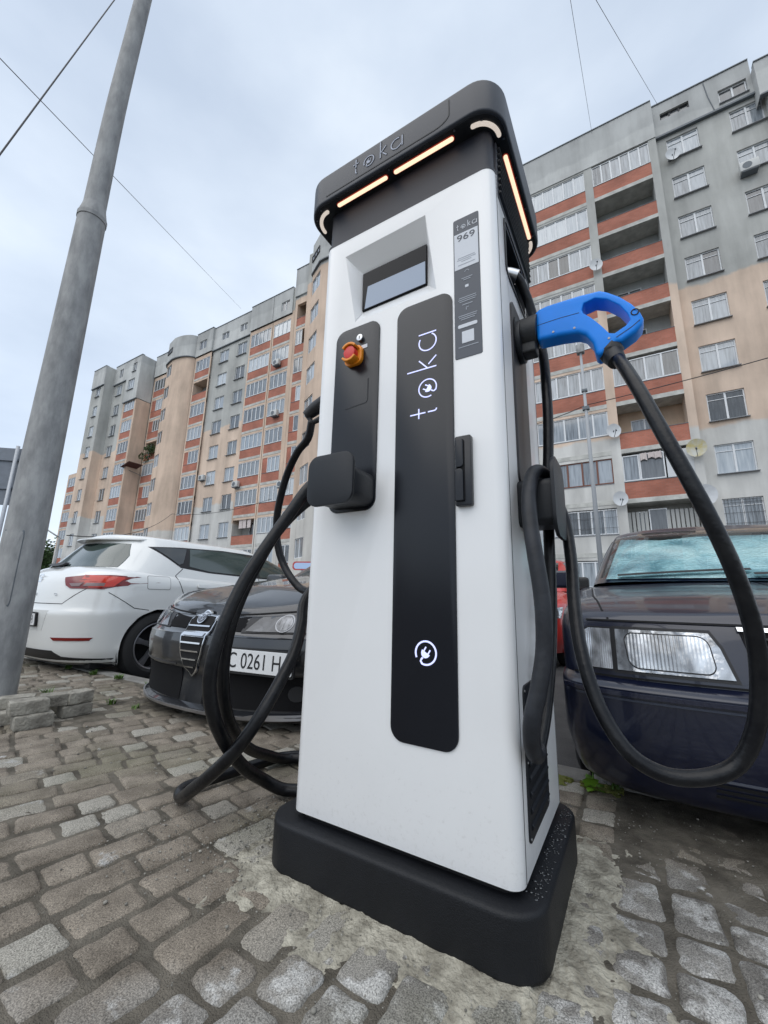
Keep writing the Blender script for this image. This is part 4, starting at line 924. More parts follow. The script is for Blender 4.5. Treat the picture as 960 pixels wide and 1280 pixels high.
# marks on the tailgate
h = ta.ray_cast(Vector((0, 9, .95)), Vector((0, -1, 0)), 9)[0]
eb = MB(); T_ = lambda u, v, hh: (-u, 0 + hh, v)
stroke(eb, [(.040, .030), (-.035, .034), (-.040, .012), (.005, .006)], .012, T_, chrome, .006); stroke(eb, [(-.040, -.030), (.035, -.034), (.040, -.010), (-.005, -.004)], .012, T_, chrome, .006)
obj('emblem', eb.mesh(), car, (0, h.y + .002, .955), (R(12), 0, 0))
for s_, x in (('LEON', -.02 - .0), ('TSI', -.40)):
    h = ta.ray_cast(Vector((x, 9, .82)), Vector((0, -1, 0)), 9)[0]
    obj('lettering', text_mesh(s_, .045 if s_ == 'LEON' else .035, chrome, .002, 'CENTER', 1.4), car, (x if s_ == 'TSI' else 0, h.y + .004, .80), (R(90), 0, R(180)))
B('wiper', line_poly([(-.04, 1.085), (.10, 1.085), (.36, 1.10)], .022), mat=trim_b, off=.03, th=.02)
B('wiper_hub', rrect(-.14, .05, 1.06, 1.10, .018, 4), mat=trim_b, off=.04, th=.04)
B('windscreen', [(-.72, 1.0), (.72, 1.0), (.60, 1.35), (-.60, 1.35)], 'F', glass_d)

# ---- red car glimpsed between the cables and the blue saloon
low = [dict(z=.2, w=.78, yf=.05, yr=3.9, **Lz), dict(z=.4, w=.85, yf=0, yr=3.95, **Lz), dict(z=.7, w=.86, yf=.03, yr=3.95, **Lz), dict(zs=(0, .2, 1), z=(.78, .95, 1.0), w=.83, yf=.1, yr=3.9, **Lz), dict(zs=(0, .2, 1), z=(.84, 1.02, 1.05), w=.5, yf=.14, yr=3.85, **Lz), dict(zs=(0, .2, 1), z=(.86, 1.05, 1.06), w=.004, yf=.14, yr=3.85, **Lz)]
top = [dict(z=1.0, w=.80, yf=.9, yr=3.8, cr=.5, nr=2.6, **Gh), dict(z=1.3, w=.74, yf=1.35, yr=3.65, cr=.5, nr=2.6, **Gh), dict(z=1.52, w=.66, yf=1.75, yr=3.5, cr=.5, nr=2.6, **Gh), dict(z=1.57, w=.4, yf=1.9, yr=3.4, cr=.5, nr=2.6, **Gh), dict(z=1.58, w=.004, yf=1.95, yr=3.4, cr=.5, nr=2.6, **Gh)]
car, tb, tg = car_base('compact_car', 'red car glimpsed behind the vertical black cable, left of the dark blue saloon', (-1.38, 4.6, -.12), R(0), low, top, 4, 5, redcar, (.8, 3.1), .33, .3)
liners(car, .84, (.8, 3.1), .33, .3)
for x, y, s in ((-.74, .8, -1), (.74, .8, 1), (-.74, 3.1, -1), (.74, 3.1, 1)): wheel(car, x, y, .3, .3, .19, .2, alloy_l, 5, s)
CPt('windscreen', [(-.66, 1.05), (.66, 1.05), (.58, 1.48), (-.58, 1.48)], 'F', glass_d, tree=tg)
for sd in 'RL': CPt('side_window', [(1.3, 1.06), (1.85, 1.49), (3.1, 1.49), (3.4, 1.08)], sd, glass_d, tree=tg)
for s in (1, -1):
    pp = [(.45, .62), (.78, .64), (.80, .78), (.50, .74)]; CPt('headlight', pp if s > 0 else mirror(pp), 'F', lens_clr)
    obj('door_mirror', auto_smooth(bevel(MB().prism(rrect(s * .93 - .12, s * .93 + .12, 1.02, 1.22, .04, 4), 1.25, 1.40, 'y', trim_b).mesh(), .03, 3), 40), car)
CPt('grille', [(-.4, .45), (.4, .45), (.4, .58), (-.4, .58)], 'F', black_void)

# ------------------------------------------------------------------ apartment buildings
def stucco(name, zones, shift=0.):
    """painted render: list of (z from which the coat starts, colour), blotchy repaint edges, dirt streaks"""
    m = bpy.data.materials.new(name); m.use_nodes = True; nt = m.node_tree; p = nt.nodes['Principled BSDF']; p.inputs['Roughness'].default_value = .9; p.inputs['Specular IOR Level'].default_value = .2
    g = N(nt, 'ShaderNodeNewGeometry'); s = N(nt, 'ShaderNodeSeparateXYZ'); L(nt, g.outputs['Position'], s.inputs[0])
    def noise(sc, st=(1, 1, 1), d=5):
        mp = N(nt, 'ShaderNodeMapping'); mp.inputs['Scale'].default_value = st; L(nt, g.outputs['Position'], mp.inputs[0])
        n = N(nt, 'ShaderNodeTexNoise'); n.inputs['Scale'].default_value = sc; n.inputs['Detail'].default_value = d; n.inputs['Roughness'].default_value = .6; L(nt, mp.outputs[0], n.inputs[0]); return n.outputs[0]
    z = N(nt, 'ShaderNodeMath', op='MULTIPLY_ADD'); L(nt, noise(.5), z.inputs[0]); z.inputs[1].default_value = 1.1; L(nt, s.outputs[2], z.inputs[2])
    cur = None
    for z0, col in zones:
        if cur is None:
            c = N(nt, 'ShaderNodeRGB'); c.outputs[0].default_value = (*col, 1); cur = c.outputs[0]; continue
        r = N(nt, 'ShaderNodeMapRange'); L(nt, z.outputs[0], r.inputs[0]); r.inputs[1].default_value = z0 + .45; r.inputs[2].default_value = z0 + .62
        x = N(nt, 'ShaderNodeMix', data_type='RGBA'); L(nt, r.outputs[0], x.inputs[0]); L(nt, cur, x.inputs[6]); x.inputs[7].default_value = (*col, 1); cur = x.outputs[2]
    h = N(nt, 'ShaderNodeHueSaturation'); L(nt, cur, h.inputs['Color'])
    a = N(nt, 'ShaderNodeMath', op='ADD'); L(nt, noise(1.1, (1, 1, .16)), a.inputs[0]); L(nt, noise(.22), a.inputs[1])
    r = N(nt, 'ShaderNodeMapRange'); L(nt, a.outputs[0], r.inputs[0])
    for k, q in enumerate((.78, 1.22, .74, 1.10)): r.inputs[k + 1].default_value = q
    L(nt, r.outputs[0], h.inputs['Value']); L(nt, h.outputs[0], p.inputs['Base Color'])
    b = N(nt, 'ShaderNodeBump'); b.inputs['Strength'].default_value = .25; b.inputs['Distance'].default_value = .02; L(nt, noise(9), b.inputs['Height']); L(nt, b.outputs[0], p.inputs['Normal']); return m
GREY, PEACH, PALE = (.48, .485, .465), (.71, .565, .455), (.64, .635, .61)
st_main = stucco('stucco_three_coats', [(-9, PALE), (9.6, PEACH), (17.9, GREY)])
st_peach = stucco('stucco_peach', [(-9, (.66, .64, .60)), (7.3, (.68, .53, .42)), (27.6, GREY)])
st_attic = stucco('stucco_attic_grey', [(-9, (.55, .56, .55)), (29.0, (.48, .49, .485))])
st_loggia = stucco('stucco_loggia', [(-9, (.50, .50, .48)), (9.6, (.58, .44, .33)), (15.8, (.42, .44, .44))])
concrete_w = M('balcony_slab_edge', (.50, .50, .47), rough=.85, var=.18, vs=2, coords='World')
cap_m = M('parapet_sheet_metal', (.12, .14, .16), rough=.5)
pvc = M('white_window_frame', (.72, .74, .76), rough=.4)
brownf = M('brown_window_frame', (.17, .06, .035), rough=.5)
sill_m = M('sill_sheet', (.25, .26, .28), rough=.5)
grille_m = M('window_bars', (.05, .05, .055), rough=.6)
def brick_mat(name, c1, c2, mo):
    m = bpy.data.materials.new(name); m.use_nodes = True; nt = m.node_tree; p = nt.nodes['Principled BSDF']; p.inputs['Roughness'].default_value = .85
    g = N(nt, 'ShaderNodeNewGeometry'); s = N(nt, 'ShaderNodeSeparateXYZ'); c = N(nt, 'ShaderNodeCombineXYZ'); L(nt, g.outputs['Position'], s.inputs[0]); L(nt, s.outputs[0], c.inputs[0]); L(nt, s.outputs[2], c.inputs[1])
    b = N(nt, 'ShaderNodeTexBrick'); b.inputs['Scale'].default_value = 1; b.inputs['Brick Width'].default_value = .26; b.inputs['Row Height'].default_value = .085; b.inputs['Mortar Size'].default_value = .008
    b.inputs['Color1'].default_value = (*c1, 1); b.inputs['Color2'].default_value = (*c2, 1); b.inputs['Mortar'].default_value = (*mo, 1); L(nt, c.outputs[0], b.inputs[0])
    n = N(nt, 'ShaderNodeTexNoise'); n.inputs['Scale'].default_value = .8; n.inputs['Detail'].default_value = 5; L(nt, g.outputs['Position'], n.inputs[0])
    h = N(nt, 'ShaderNodeHueSaturation'); r = N(nt, 'ShaderNodeMapRange'); L(nt, n.outputs[0], r.inputs[0])
    for k, q in enumerate((.3, .7, .78, 1.2)): r.inputs[k + 1].default_value = q
    L(nt, b.outputs[0], h.inputs['Color']); L(nt, r.outputs[0], h.inputs['Value']); L(nt, h.outputs[0], p.inputs['Base Color'])
    bb = N(nt, 'ShaderNodeBump'); bb.inputs['Strength'].default_value = .5; bb.inputs['Distance'].default_value = .01; bb.invert = True; L(nt, b.outputs['Fac'], bb.inputs['Height']); L(nt, bb.outputs[0], p.inputs['Normal']); return m
brick_m = brick_mat('red_painted_brick', (.46, .175, .12), (.40, .145, .095), (.35, .17, .13))
def pane_mat(name, lo, hi):
    m = bpy.data.materials.new(name); m.use_nodes = True; nt = m.node_tree; p = nt.nodes['Principled BSDF']
    p.inputs['Roughness'].default_value = .06; p.inputs['Specular IOR Level'].default_value = .9; p.inputs['Coat Weight'].default_value = .6; p.inputs['Coat Roughness'].default_value = .02
    t = N(nt, 'ShaderNodeTexCoord'); oi = N(nt, 'ShaderNodeObjectInfo'); mp = N(nt, 'ShaderNodeMapping'); mp.inputs['Scale'].default_value = (9, 1, .7)
    a = N(nt, 'ShaderNodeVectorMath', operation='ADD'); L(nt, t.outputs['Object'], a.inputs[0]); cb = N(nt, 'ShaderNodeCombineXYZ'); mu = N(nt, 'ShaderNodeMath', op='MULTIPLY'); mu.inputs[1].default_value = 60; L(nt, oi.outputs['Random'], mu.inputs[0]); L(nt, mu.outputs[0], cb.inputs[0]); L(nt, cb.outputs[0], a.inputs[1])
    L(nt, a.outputs[0], mp.inputs[0]); n = N(nt, 'ShaderNodeTexNoise'); n.inputs['Scale'].default_value = 1.2; n.inputs['Detail'].default_value = 3; L(nt, mp.outputs[0], n.inputs[0])
    ad = N(nt, 'ShaderNodeMath', op='MULTIPLY_ADD'); L(nt, oi.outputs['Random'], ad.inputs[0]); ad.inputs[1].default_value = .5; L(nt, n.outputs[0], ad.inputs[2])
    r = N(nt, 'ShaderNodeValToRGB'); r.color_ramp.elements[0].position = .45; r.color_ramp.elements[0].color = (*lo, 1); r.color_ramp.elements[1].position = 1.0; r.color_ramp.elements[1].color = (*hi, 1)
    L(nt, ad.outputs[0], r.inputs[0]); L(nt, r.outputs[0], p.inputs['Base Color']); return m
pane_m = pane_mat('window_pane_curtained', (.07, .085, .10), (.36, .40, .44)); pane_d = pane_mat('window_pane_dark', (.015, .018, .022), (.12, .13, .14))
pane_l = pane_mat('window_pane_light', (.26, .31, .36), (.55, .59, .62))
CACHE = {}
def frame_mesh(w_, h_, n, mat, transom=False, d=.07, t=.055):
    key = ('f', round(w_, 2), round(h_, 2), n, mat.name, transom)
    if key not in CACHE:
        b = MB(); b.box(-w_ / 2, w_ / 2, -d, 0, 0, t, mat).box(-w_ / 2, w_ / 2, -d, 0, h_ - t, h_, mat)
        b.box(-w_ / 2, -w_ / 2 + t, -d, 0, t, h_ - t, mat).box(w_ / 2 - t, w_ / 2, -d, 0, t, h_ - t, mat)
        for k in range(1, n):
            x = -w_ / 2 + w_ * k / n; b.box(x - t * .75, x + t * .75, -d - .004, 0, t, h_ - t, mat)
        if transom: b.box(-w_ / 2 + t, w_ / 2 - t, -d + .006, -.004, h_ * .76, h_ * .76 + .03, mat)
        CACHE[key] = b.mesh()
    return CACHE[key]
def pane_mesh(w_, h_, mat):
    key = ('p', round(w_, 2), round(h_, 2), mat.name)
    if key not in CACHE: CACHE[key] = MB().box(-w_ / 2, w_ / 2, -.03, -.022, 0, h_, mat).mesh()
    return CACHE[key]
def window(bld, xc, y, z, w_, h_, n=2, mat=None, panes='each', pm=None, transom=False, name='window', sill=True, rot=0, label=None):
    f = obj(name, frame_mesh(w_, h_, n, mat or pvc, transom), bld, (xc, y, z), (0, 0, rot))
    if label: f['label'] = label
    pm = pm or rnd.choices((pane_m, pane_l, pane_d), (.6, .25, .15))[0]
    if panes == 'each':
        pw = w_ / n
        for k in range(n): obj('pane', pane_mesh(pw - .02, h_ - .04, pm if rnd.random() > .12 else pane_d), f, (-w_ / 2 + pw * (k + .5), 0, .02))
    else: obj('pane', pane_mesh(w_ - .04, h_ - .04, pm), f, (0, 0, .02))
    if sill:
        k = ('s', round(w_, 2))
        if k not in CACHE: CACHE[k] = MB().box(-w_ / 2 - .05, w_ / 2 + .05, -.30, -.05, -.03, .0, sill_m).mesh()
        obj('sill', CACHE[k], f)
    return f
def wall(bld, x0, x1, z0, z1, y, holes, mat, depth=.16, name='wall'):
    """front sheet with openings and reveals; holes = (xa, xb, za, zb[, depth])"""
    xs = sorted({x0, x1, *[h[0] for h in holes], *[h[1] for h in holes]}); zs = sorted({z0, z1, *[h[2] for h in holes], *[h[3] for h in holes]})
    V = {}; b = MB(); VL = []; FL = []
    def vi(i, j):
        if (i, j) not in V: V[(i, j)] = len(VL); VL.append((xs[i], y, zs[j]))
        return V[(i, j)]
    for i in range(len(xs) - 1):
        for j in range(len(zs) - 1):
            cx, cz = (xs[i] + xs[i + 1]) / 2, (zs[j] + zs[j + 1]) / 2
            if any(h[0] < cx < h[1] and h[2] < cz < h[3] for h in holes): continue
            FL.append((vi(i, j), vi(i + 1, j), vi(i + 1, j + 1), vi(i, j + 1)))
    b.add(VL, FL, mat)
    for h in holes:
        xa, xb, za, zb = h[:4]; d = h[4] if len(h) > 4 else depth
        b.add([(xa, y, za), (xb, y, za), (xb, y, zb), (xa, y, zb), (xa, y + d, za), (xb, y + d, za), (xb, y + d, zb), (xa, y + d, zb)], [(0, 4, 5, 1), (1, 5, 6, 2), (2, 6, 7, 3), (3, 7, 4, 0)], mat)
    me = b.mesh(fix=False); return obj(name, me, bld)
def box_part(bld, name, x0, x1, y0, y1, z0, z1, mat, parent=None): return obj(name, MB().box(x0, x1, y0, y1, z0, z1, mat).mesh(), parent or bld)
HS = 2.77
def parapet(bld, x0, x1, y, zs_, h_=.88, kind='brick'):
    """floor slab edge and the wall of one balcony"""
    s = box_part(bld, 'balcony_slab', x0, x1, y - .03, y + .3, zs_, zs_ + .24, concrete_w)
    box_part(bld, 'balcony_parapet', x0, x1, y, y + .12, zs_ + .24, zs_ + .24 + h_, brick_m if kind == 'brick' else st_main, None)
    box_part(bld, 'rail_cap', x0, x1, y - .02, y + .14, zs_ + .24 + h_, zs_ + .27 + h_, cap_m if kind == 'brick' else sill_m)

# ---- nearer building, right of the charging station
bl = thing('apartment_building', 'near end of the grey and peach apartment block rising right of the charging station', 'apartment building', (0, 23.46, 0))
class Off:   # children are given in world metres; the Empty stands at the building's foot
    pass
bl.location = (0, 0, 0)
SR = [26.5 - HS * k for k in range(10)]
ZT = 30.8
# flat wall W with two columns of windows
holesW = [(xa, xb, s, s + 1.52) for s in SR for xa, xb in ((4.29, 5.80), (7.22, 8.62))]
att = [(4.16, 5.58, 29.55, 30.02), (6.90, 8.14, 28.68, 29.66)]
wall(bl, 3.75, 8.72, -.2, 28.32, 24, holesW, st_main)
box_part(bl, 'attic_core', -9.4, 8.3, 24.3, 38, 28.4, 30.5, st_attic); wall(bl, 3.75, 8.36, 28.40, ZT, 23.86, att, st_attic, .2, 'attic_wall')
box_part(bl, 'cornice', 3.75, 8.50, 23.80, 24.05, 28.30, 28.42, cap_m)
for k, s in enumerate(SR):
    for xa, xb in ((4.29, 5.80), (7.22, 8.62)):
        wn = window(bl, (xa + xb) / 2, 24.15, s, xb - xa, 1.52, 2, transom=True, pm=pane_l if k in (0, 7) and xa < 5 else (pane_m if rnd.random() < .8 else pane_d))
        if s < 5:
            b = MB()
            for i in range(11): b.box(xa + .07 + i * .135, xa + .082 + i * .135, 24.02, 24.035, s + .05, s + 1.5, grille_m)
            for zz in (.3, .8, 1.3): b.box(xa, xb, 24.03, 24.04, s + zz, s + zz + .015, grille_m)
            obj('window_bars', b.mesh(), bl)
window(bl, 4.87, 24.05, 29.55, 1.40, .47, 3, grille_m, pm=pane_d, sill=False); window(bl, 7.52, 24.05, 28.68, 1.22, .96, 2, pm=pane_d)
# projecting block further right
wall(bl, 8.72, 14.5, -.2, 27.4, 23.45, [(xa, xb, s, s + 1.5) for s in SR for xa, xb in ((9.6, 11.1), (12.2, 13.7))], st_main)
for s in SR:
    for xc in (10.35, 12.95): window(bl, xc, 23.6, s, 1.5, 1.5, 2, transom=True)
box_part(bl, 'side_wall', 8.70, 8.72, 23.45, 24.02, -.2, 28.0, st_main)
wall(bl, 8.38, 14.5, 27.48, 29.75, 23.30, [], st_attic, name='attic_wall'); box_part(bl, 'side_wall', 8.362, 8.38, 23.30, 24.1, 27.48, 29.75, st_attic)
box_part(bl, 'cornice', 8.40, 14.5, 23.26, 23.5, 27.40, 27.49, cap_m)
# balcony blocks U (glazed) and V (open loggias)
YB = 23.46
wall(bl, -9.5, 3.74, 28.05, ZT, YB - .04, [], st_attic, name='attic_wall'); box_part(bl, 'side_wall', 3.741, 3.75, YB - .04, 24.0, 28.05, ZT, st_attic)
wall(bl, -9.5, 3.74, -.2, 28.05, YB, [(-3.92, -.16, SR[9] - .95, 28.03, 1.3), (.30, 3.36, SR[9] - .95, 28.03, 1.3), (-7.8, -4.5, SR[9] - .95, 28.03, 1.3)], st_main)
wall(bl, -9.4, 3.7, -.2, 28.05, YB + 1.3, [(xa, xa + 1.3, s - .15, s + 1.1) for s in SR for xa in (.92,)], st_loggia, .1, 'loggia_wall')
box_part(bl, 'pier_side', 3.72, 3.745, YB + .01, 24.01, -.2, 28.04, st_main)
for k, s in enumerate(SR):
    zs_ = s - 1.18
    red = k <= 6
    for (xa, xb) in ((-3.92, -.16), (-7.8, -4.5)):
        parapet(bl, xa, xb, YB + .02, zs_, .90, 'brick' if k <= 5 else 'plain')
        n = 5 if k not in (6, 7) else 4
        window(bl, (xa + xb) / 2, YB + .12, s + .02, xb - xa, 1.40 if k < 8 else 1.35, 6 if k < 6 else n + 1, brownf if k == 7 else pvc, pm=pane_l if k in (0, 1) else pane_m, name='balcony_glazing', sill=False)
        if k == 8:
            b = MB()
            for i in range(22): b.box(xa + .09 + i * .17, xa + .102 + i * .17, YB - .10, YB - .085, s + .02, s + 1.4, grille_m)
            for zz in (.35, .9, 1.36): b.box(xa, xb, YB - .095, YB - .08, s + zz, s + zz + .015, grille_m)
            obj('window_bars', b.mesh(), bl)
        box_part(bl, 'lintel', xa, xb, YB + .01, YB + .3, s + 1.42, s + HS - 1.18 if k else 28.04, st_main)
    xa, xb = .30, 3.36
    if k < 8: parapet(bl, xa, xb, YB + .02, zs_, .90, 'brick')
    else: box_part(bl, 'balcony_slab', xa, xb, YB - .03, YB + .3, zs_, zs_ + .24, concrete_w)
    if k: box_part(bl, 'loggia_ceiling', xa, xb, YB + .3, YB + 1.28, s + HS - 1.17, s + HS - 1.12, concrete_w)
    if k == 0: window(bl, (xa + xb) / 2, YB + .12, s + .02, xb - xa, 1.46, 6, name='balcony_glazing', sill=False, pm=pane_m)
    elif k == 5: window(bl, (xa + xb) / 2, YB + .12, s + .02, xb - xa, 1.42, 4, name='balcony_glazing', sill=False, pm=pane_m)
    elif k == 7:
        window(bl, xa + .38, YB + .12, s + .02, .76, 1.42, 1, name='balcony_glazing', sill=False, pm=pane_m)
        window(bl, 1.62, YB + .12, s + .02, 1.10, 1.42, 1, name='balcony_glazing', sill=False, pm=pane_d)
        box_part(bl, 'white_panel', 2.24, xb, YB + .06, YB + .12, s + .02, s + 1.44, M('white_cladding', (.62, .64, .66), rough=.5))
    elif k == 8:
        cm_ = M('corrugated_cladding', (.42, .43, .42), rough=.6)
        b = MB()
        for i in range(16):
            if 5 <= i <= 8: continue
            b.box(xa + i * .19, xa + i * .19 + .14, YB + .52, YB + .55, s - .7, s + 1.2, cm_)
        obj('corrugated_cladding', b.mesh(), bl); window(bl, 1.65, YB + .6, s - .6, .8, 1.9, 1, pm=pane_d, sill=False, name='balcony_door'); window(bl, .95, YB + .6, s, .5, 1.2, 1, pm=pane_d, sill=False)
    window(bl, 1.57, YB + 1.38, s - .15, 1.3, 1.25, 2, pm=pane_d if k < 6 else pane_m, sill=False)
# edge cap, roof and body
for x0, x1, y in ((-9.5, 3.74, YB - .09), (3.76, 8.35, 23.8), ): box_part(bl, 'roof_edge', x0, x1, y, y + .35, ZT, ZT + .06, cap_m)
box_part(bl, 'roof_edge', 8.35, 14.5, 23.24, 23.6, 29.75, 29.81, cap_m)
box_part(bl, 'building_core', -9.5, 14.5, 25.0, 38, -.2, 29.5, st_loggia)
box_part(bl, 'end_wall', 14.5, 14.6, 23.3, 38, -.2, 31, st_main)
crack = MB(); crack.tube([(6.34, 23.85, 30.75), (6.44, 23.85, 29.6), (6.62, 23.85, 28.5)], .025, cap_m, 6); obj('joint_seal', crack.mesh(), bl)

# ---- longer part of the block, receding to the left
b2 = thing('apartment_building', 'long peach and grey apartment block with red balconies receding behind the parked cars at left', 'apartment building')
SL = [25.55 - HS * k for k in range(10)]
ZL = 30.3
def cols(x0, x1, y, wins, z1=27.45, mat=None, attic=True, aw=(), aroof=ZL, w2=None, sl=SL):
    """wall piece with a column of windows for each (xa, xb) in wins"""
    wall(b2, x0, x1, -.2, z1, y, [(xa, xb, s, s + 1.48) for s in sl for xa, xb in wins], mat or st_main)
    for s in sl:
        for xa, xb in wins: window(b2, (xa + xb) / 2, y + .14, s, xb - xa, 1.48, 2, panes='one')
    if attic:
        wall(b2, x0, x1, z1 + .08, aroof, y - .12, [(a, b_, c, d) for a, b_, c, d in aw], st_attic, .15, 'attic_wall')
        for a, b_, c, d in aw: window(b2, (a + b_) / 2, y + .02, c, b_ - a, d - c, 2, panes='one', pm=pane_d, sill=False)
        for xx in (x0 + .02, x1 - .02): box_part(b2, 'attic_side', xx - .018, xx + .018, y - .115, y + .62, z1 + .09, aroof - .01, st_attic)
        box_part(b2, 'cornice', x0, x1, y - .17, y + .02, z1, z1 + .085, cap_m); box_part(b2, 'roof_edge', x0, x1, y - .17, y + .2, aroof, aroof + .06, cap_m)
def bays(x0, x1, y, z1=27.45, aroof=ZL, kinds=None, n=4, pil=.22, pmat=None, attic=True, aw=(), sl=SL, full=()):
    """stack of glazed balconies between two pillars"""
    pm_ = pmat or st_peach
    wall(b2, x0 - pil, x1 + pil, -.2, z1, y, [(x0, x1, sl[-1] - .95, z1 - .02, 1.2)], pm_, name='balcony_bay')
    box_part(b2, 'loggia_wall', x0, x1, y + 1.2, y + 1.25, -.2, z1, st_loggia)
    for k, s in enumerate(sl):
        zs_ = s - 1.12; kd = (kinds or {}).get(k, 'g')
        parapet(b2, x0, x1, y + .02, zs_, .84, 'plain' if kd == 'w' else 'brick')
        if kd in 'gw': window(b2, (x0 + x1) / 2, y + .1, s + .02, x1 - x0, 1.40, n, panes='one', name='balcony_glazing', sill=False)
        elif kd == 'b':
            a = x0 + (x1 - x0) * (.32 if k in full else .28); window(b2, (a + x1 - .1) / 2, y + .1, s + .02, x1 - .1 - a, 1.40, n - 1, panes='one', name='balcony_glazing', sill=False)
            box_part(b2, 'brick_infill', x0, a, y + .03, y + .13, s + .01, s + 1.42, brick_m)
        elif kd == 'h': window(b2, x0 + (x1 - x0) * .22, y + .1, s + .02, (x1 - x0) * .42, 1.40, 2, panes='one', name='balcony_glazing', sill=False)
        if kd in 'oh': window(b2, (x0 + x1) / 2, y + 1.2, s - .5, .9, 1.9, 1, panes='one', pm=pane_d, sill=False, name='balcony_door')
        if k: box_part(b2, 'lintel', x0, x1, y + .01, y + 1.18, s + 1.43, s + HS - 1.13, pm_)
        else: box_part(b2, 'lintel', x0, x1, y + .01, y + .3, s + 1.43, z1 - .01, pm_)
    if attic:
        wall(b2, x0 - pil, x1 + pil, z1 + .08, aroof, y - .12, [(a, b_, c, d) for a, b_, c, d in aw], st_attic, .15, 'attic_wall')
        for a, b_, c, d in aw: window(b2, (a + b_) / 2, y + .02, c, b_ - a, d - c, 2, panes='one', pm=pane_d, sill=False)
        for xx in (x0 - pil + .02, x1 + pil - .02): box_part(b2, 'attic_side', xx - .018, xx + .018, y - .115, y + .62, z1 + .09, aroof - .01, st_attic)
        box_part(b2, 'roof_edge', x0 - pil, x1 + pil, y - .17, y + .2, aroof, aroof + .06, cap_m)
def side(x, y0, y1, z0, z1, mat, s=1, name='side_wall'): box_part(b2, name, x - .012, x + .012, y0, y1, z0, z1, mat)
def round_bay(x0, x1, y, bulge, z1, roof, wx, win_w, mat=st_peach, sl=SL):
    """bulging bay; the windows sit in openings of a flat strip of its curve"""
    xc, hw = (x0 + x1) / 2, (x1 - x0) / 2
    def P_(x): return (x, y - bulge * math.sqrt(max(0, 1 - ((x - xc) / hw) ** 2)))
    wa, wb = wx - win_w / 2, wx + win_w / 2
    xs = [xc - hw * math.cos(math.pi * k / 18) for k in range(19)]; xs = sorted([x for x in xs if not wa - .12 < x < wb + .12] + [wa, wb]); ring = [P_(x) for x in xs]; n = len(ring) - 1
    A, B_ = Vector((*P_(wa), 0)), Vector((*P_(wb), 0)); d = (B_ - A).normalized(); inn = Vector((-d.y, d.x, 0)) * .14; ww = (B_ - A).length; rot = math.atan2(d.y, d.x)
    b = MB()
    for i in range(n):
        p, q = ring[i], ring[i + 1]
        if abs(xs[i] - wa) < 1e-6:
            zz = [-.2] + sorted(sum([[s + .1, s + 1.55] for s in sl], [])) + [z1]
            for k in range(0, len(zz), 2): b.add([(*p, zz[k]), (*q, zz[k]), (*q, zz[k + 1]), (*p, zz[k + 1])], [(0, 1, 2, 3)], mat)
            for k in range(1, len(zz) - 1, 2):
                a0, a1 = zz[k], zz[k + 1]; c = [(p[0], p[1]), (q[0], q[1]), (q[0] + inn.x, q[1] + inn.y), (p[0] + inn.x, p[1] + inn.y)]
                b.add([(*u, a0) for u in c] + [(*u, a1) for u in c], [(0, 1, 2, 3), (4, 7, 6, 5), (0, 3, 7, 4), (1, 5, 6, 2)], mat)
        else: b.add([(*p, -.2), (*q, -.2), (*q, z1), (*p, z1)], [(0, 1, 2, 3)], mat)
    obj('round_bay_wall', auto_smooth(b.mesh(fix=False), 25), b2)
    r2 = [(xc + (p[0] - xc) * 1.03, y + (p[1] - y) * 1.06 - .05) for p in ring]
    b = MB(); b.add([(p[0], p[1], z1 + .08) for p in r2] + [(p[0], p[1], roof) for p in r2], [(i, i + 1, n + 2 + i, n + 1 + i) for i in range(n)], st_attic)
    b.add([(p[0], p[1], roof) for p in r2], [tuple(range(n + 1))], cap_m); obj('attic_wall', auto_smooth(b.mesh(), 40), b2)
    b = MB(); r3 = [(xc + (p[0] - xc) * 1.04, y + (p[1] - y) * 1.10 - .08) for p in ring]
    b.add([(p[0], p[1], z1) for p in r3] + [(p[0], p[1], z1 + .1) for p in r3], [(i, i + 1, n + 2 + i, n + 1 + i) for i in range(n)] + [tuple(range(n, -1, -1))], cap_m); obj('cornice', b.mesh(), b2)
    mid = (A + B_) / 2
    for s in sl: window(b2, mid.x + inn.x * .9, mid.y + inn.y * .9, s + .1, ww, 1.45, 2, panes='one', rot=rot, sill=False)
    window(b2, mid.x - inn.x * .9, mid.y - inn.y * .9, z1 + 1.1, ww * .9, .6, 3, panes='one', rot=rot, pm=pane_d, mat=grille_m, sill=False)
# from the hidden middle to the far end
cols(-16.9, -9.52, 24, [(-15.6, -14.1), (-12.4, -10.9)], aw=[(-15.4, -14.3, 28.3, 29.3)])
round_bay(-21.1, -17.0, 21.7, 1.2, 27.75, 30.75, -20.2, 1.5)
side(-16.98, 21.7, 24, -.2, 30.3, st_main)
bays(-23.85, -22.1, 22.6, 27.75, 30.75, {0: 'o', 1: 'h', 3: 'b', 4: 'b', 5: 'b'}, 3, .30)
box_part(b2, 'pillar', -21.9, -21.08, 21.7, 22.7, -.2, 30.7, st_peach)
bays(-27.92, -25.68, 23.66, 27.4, ZL, {5: 'b', 7: 'w'}, 4, .16, aw=[(-27.0, -25.9, 28.1, 29.1)], attic=True)
side(-24.14, 22.6, 23.66, -.2, 30.75, st_main); box_part(b2, 'pillar', -25.52, -24.15, 23.66, 24.2, -.2, ZL, st_peach)
bays(-31.2, -28.3, 23.66, 27.4, ZL, {7: 'o'}, 5, .16)
side(-31.38, 23.66, 24.0, -.2, ZL, st_main)
cols(-37.9, -31.39, 24, [(-36.55, -35.05), (-33.65, -32.2)], aw=[(-36.4, -35.2, 28.35, 29.2), (-33.4, -32.3, 28.35, 29.2)])
bays(-40.5, -37.98, 23.8, 27.4, ZL + .1, {1: 'o', 4: 'b'}, 4, .2, aw=[(-40.1, -38.8, 28.2, 29.3)])
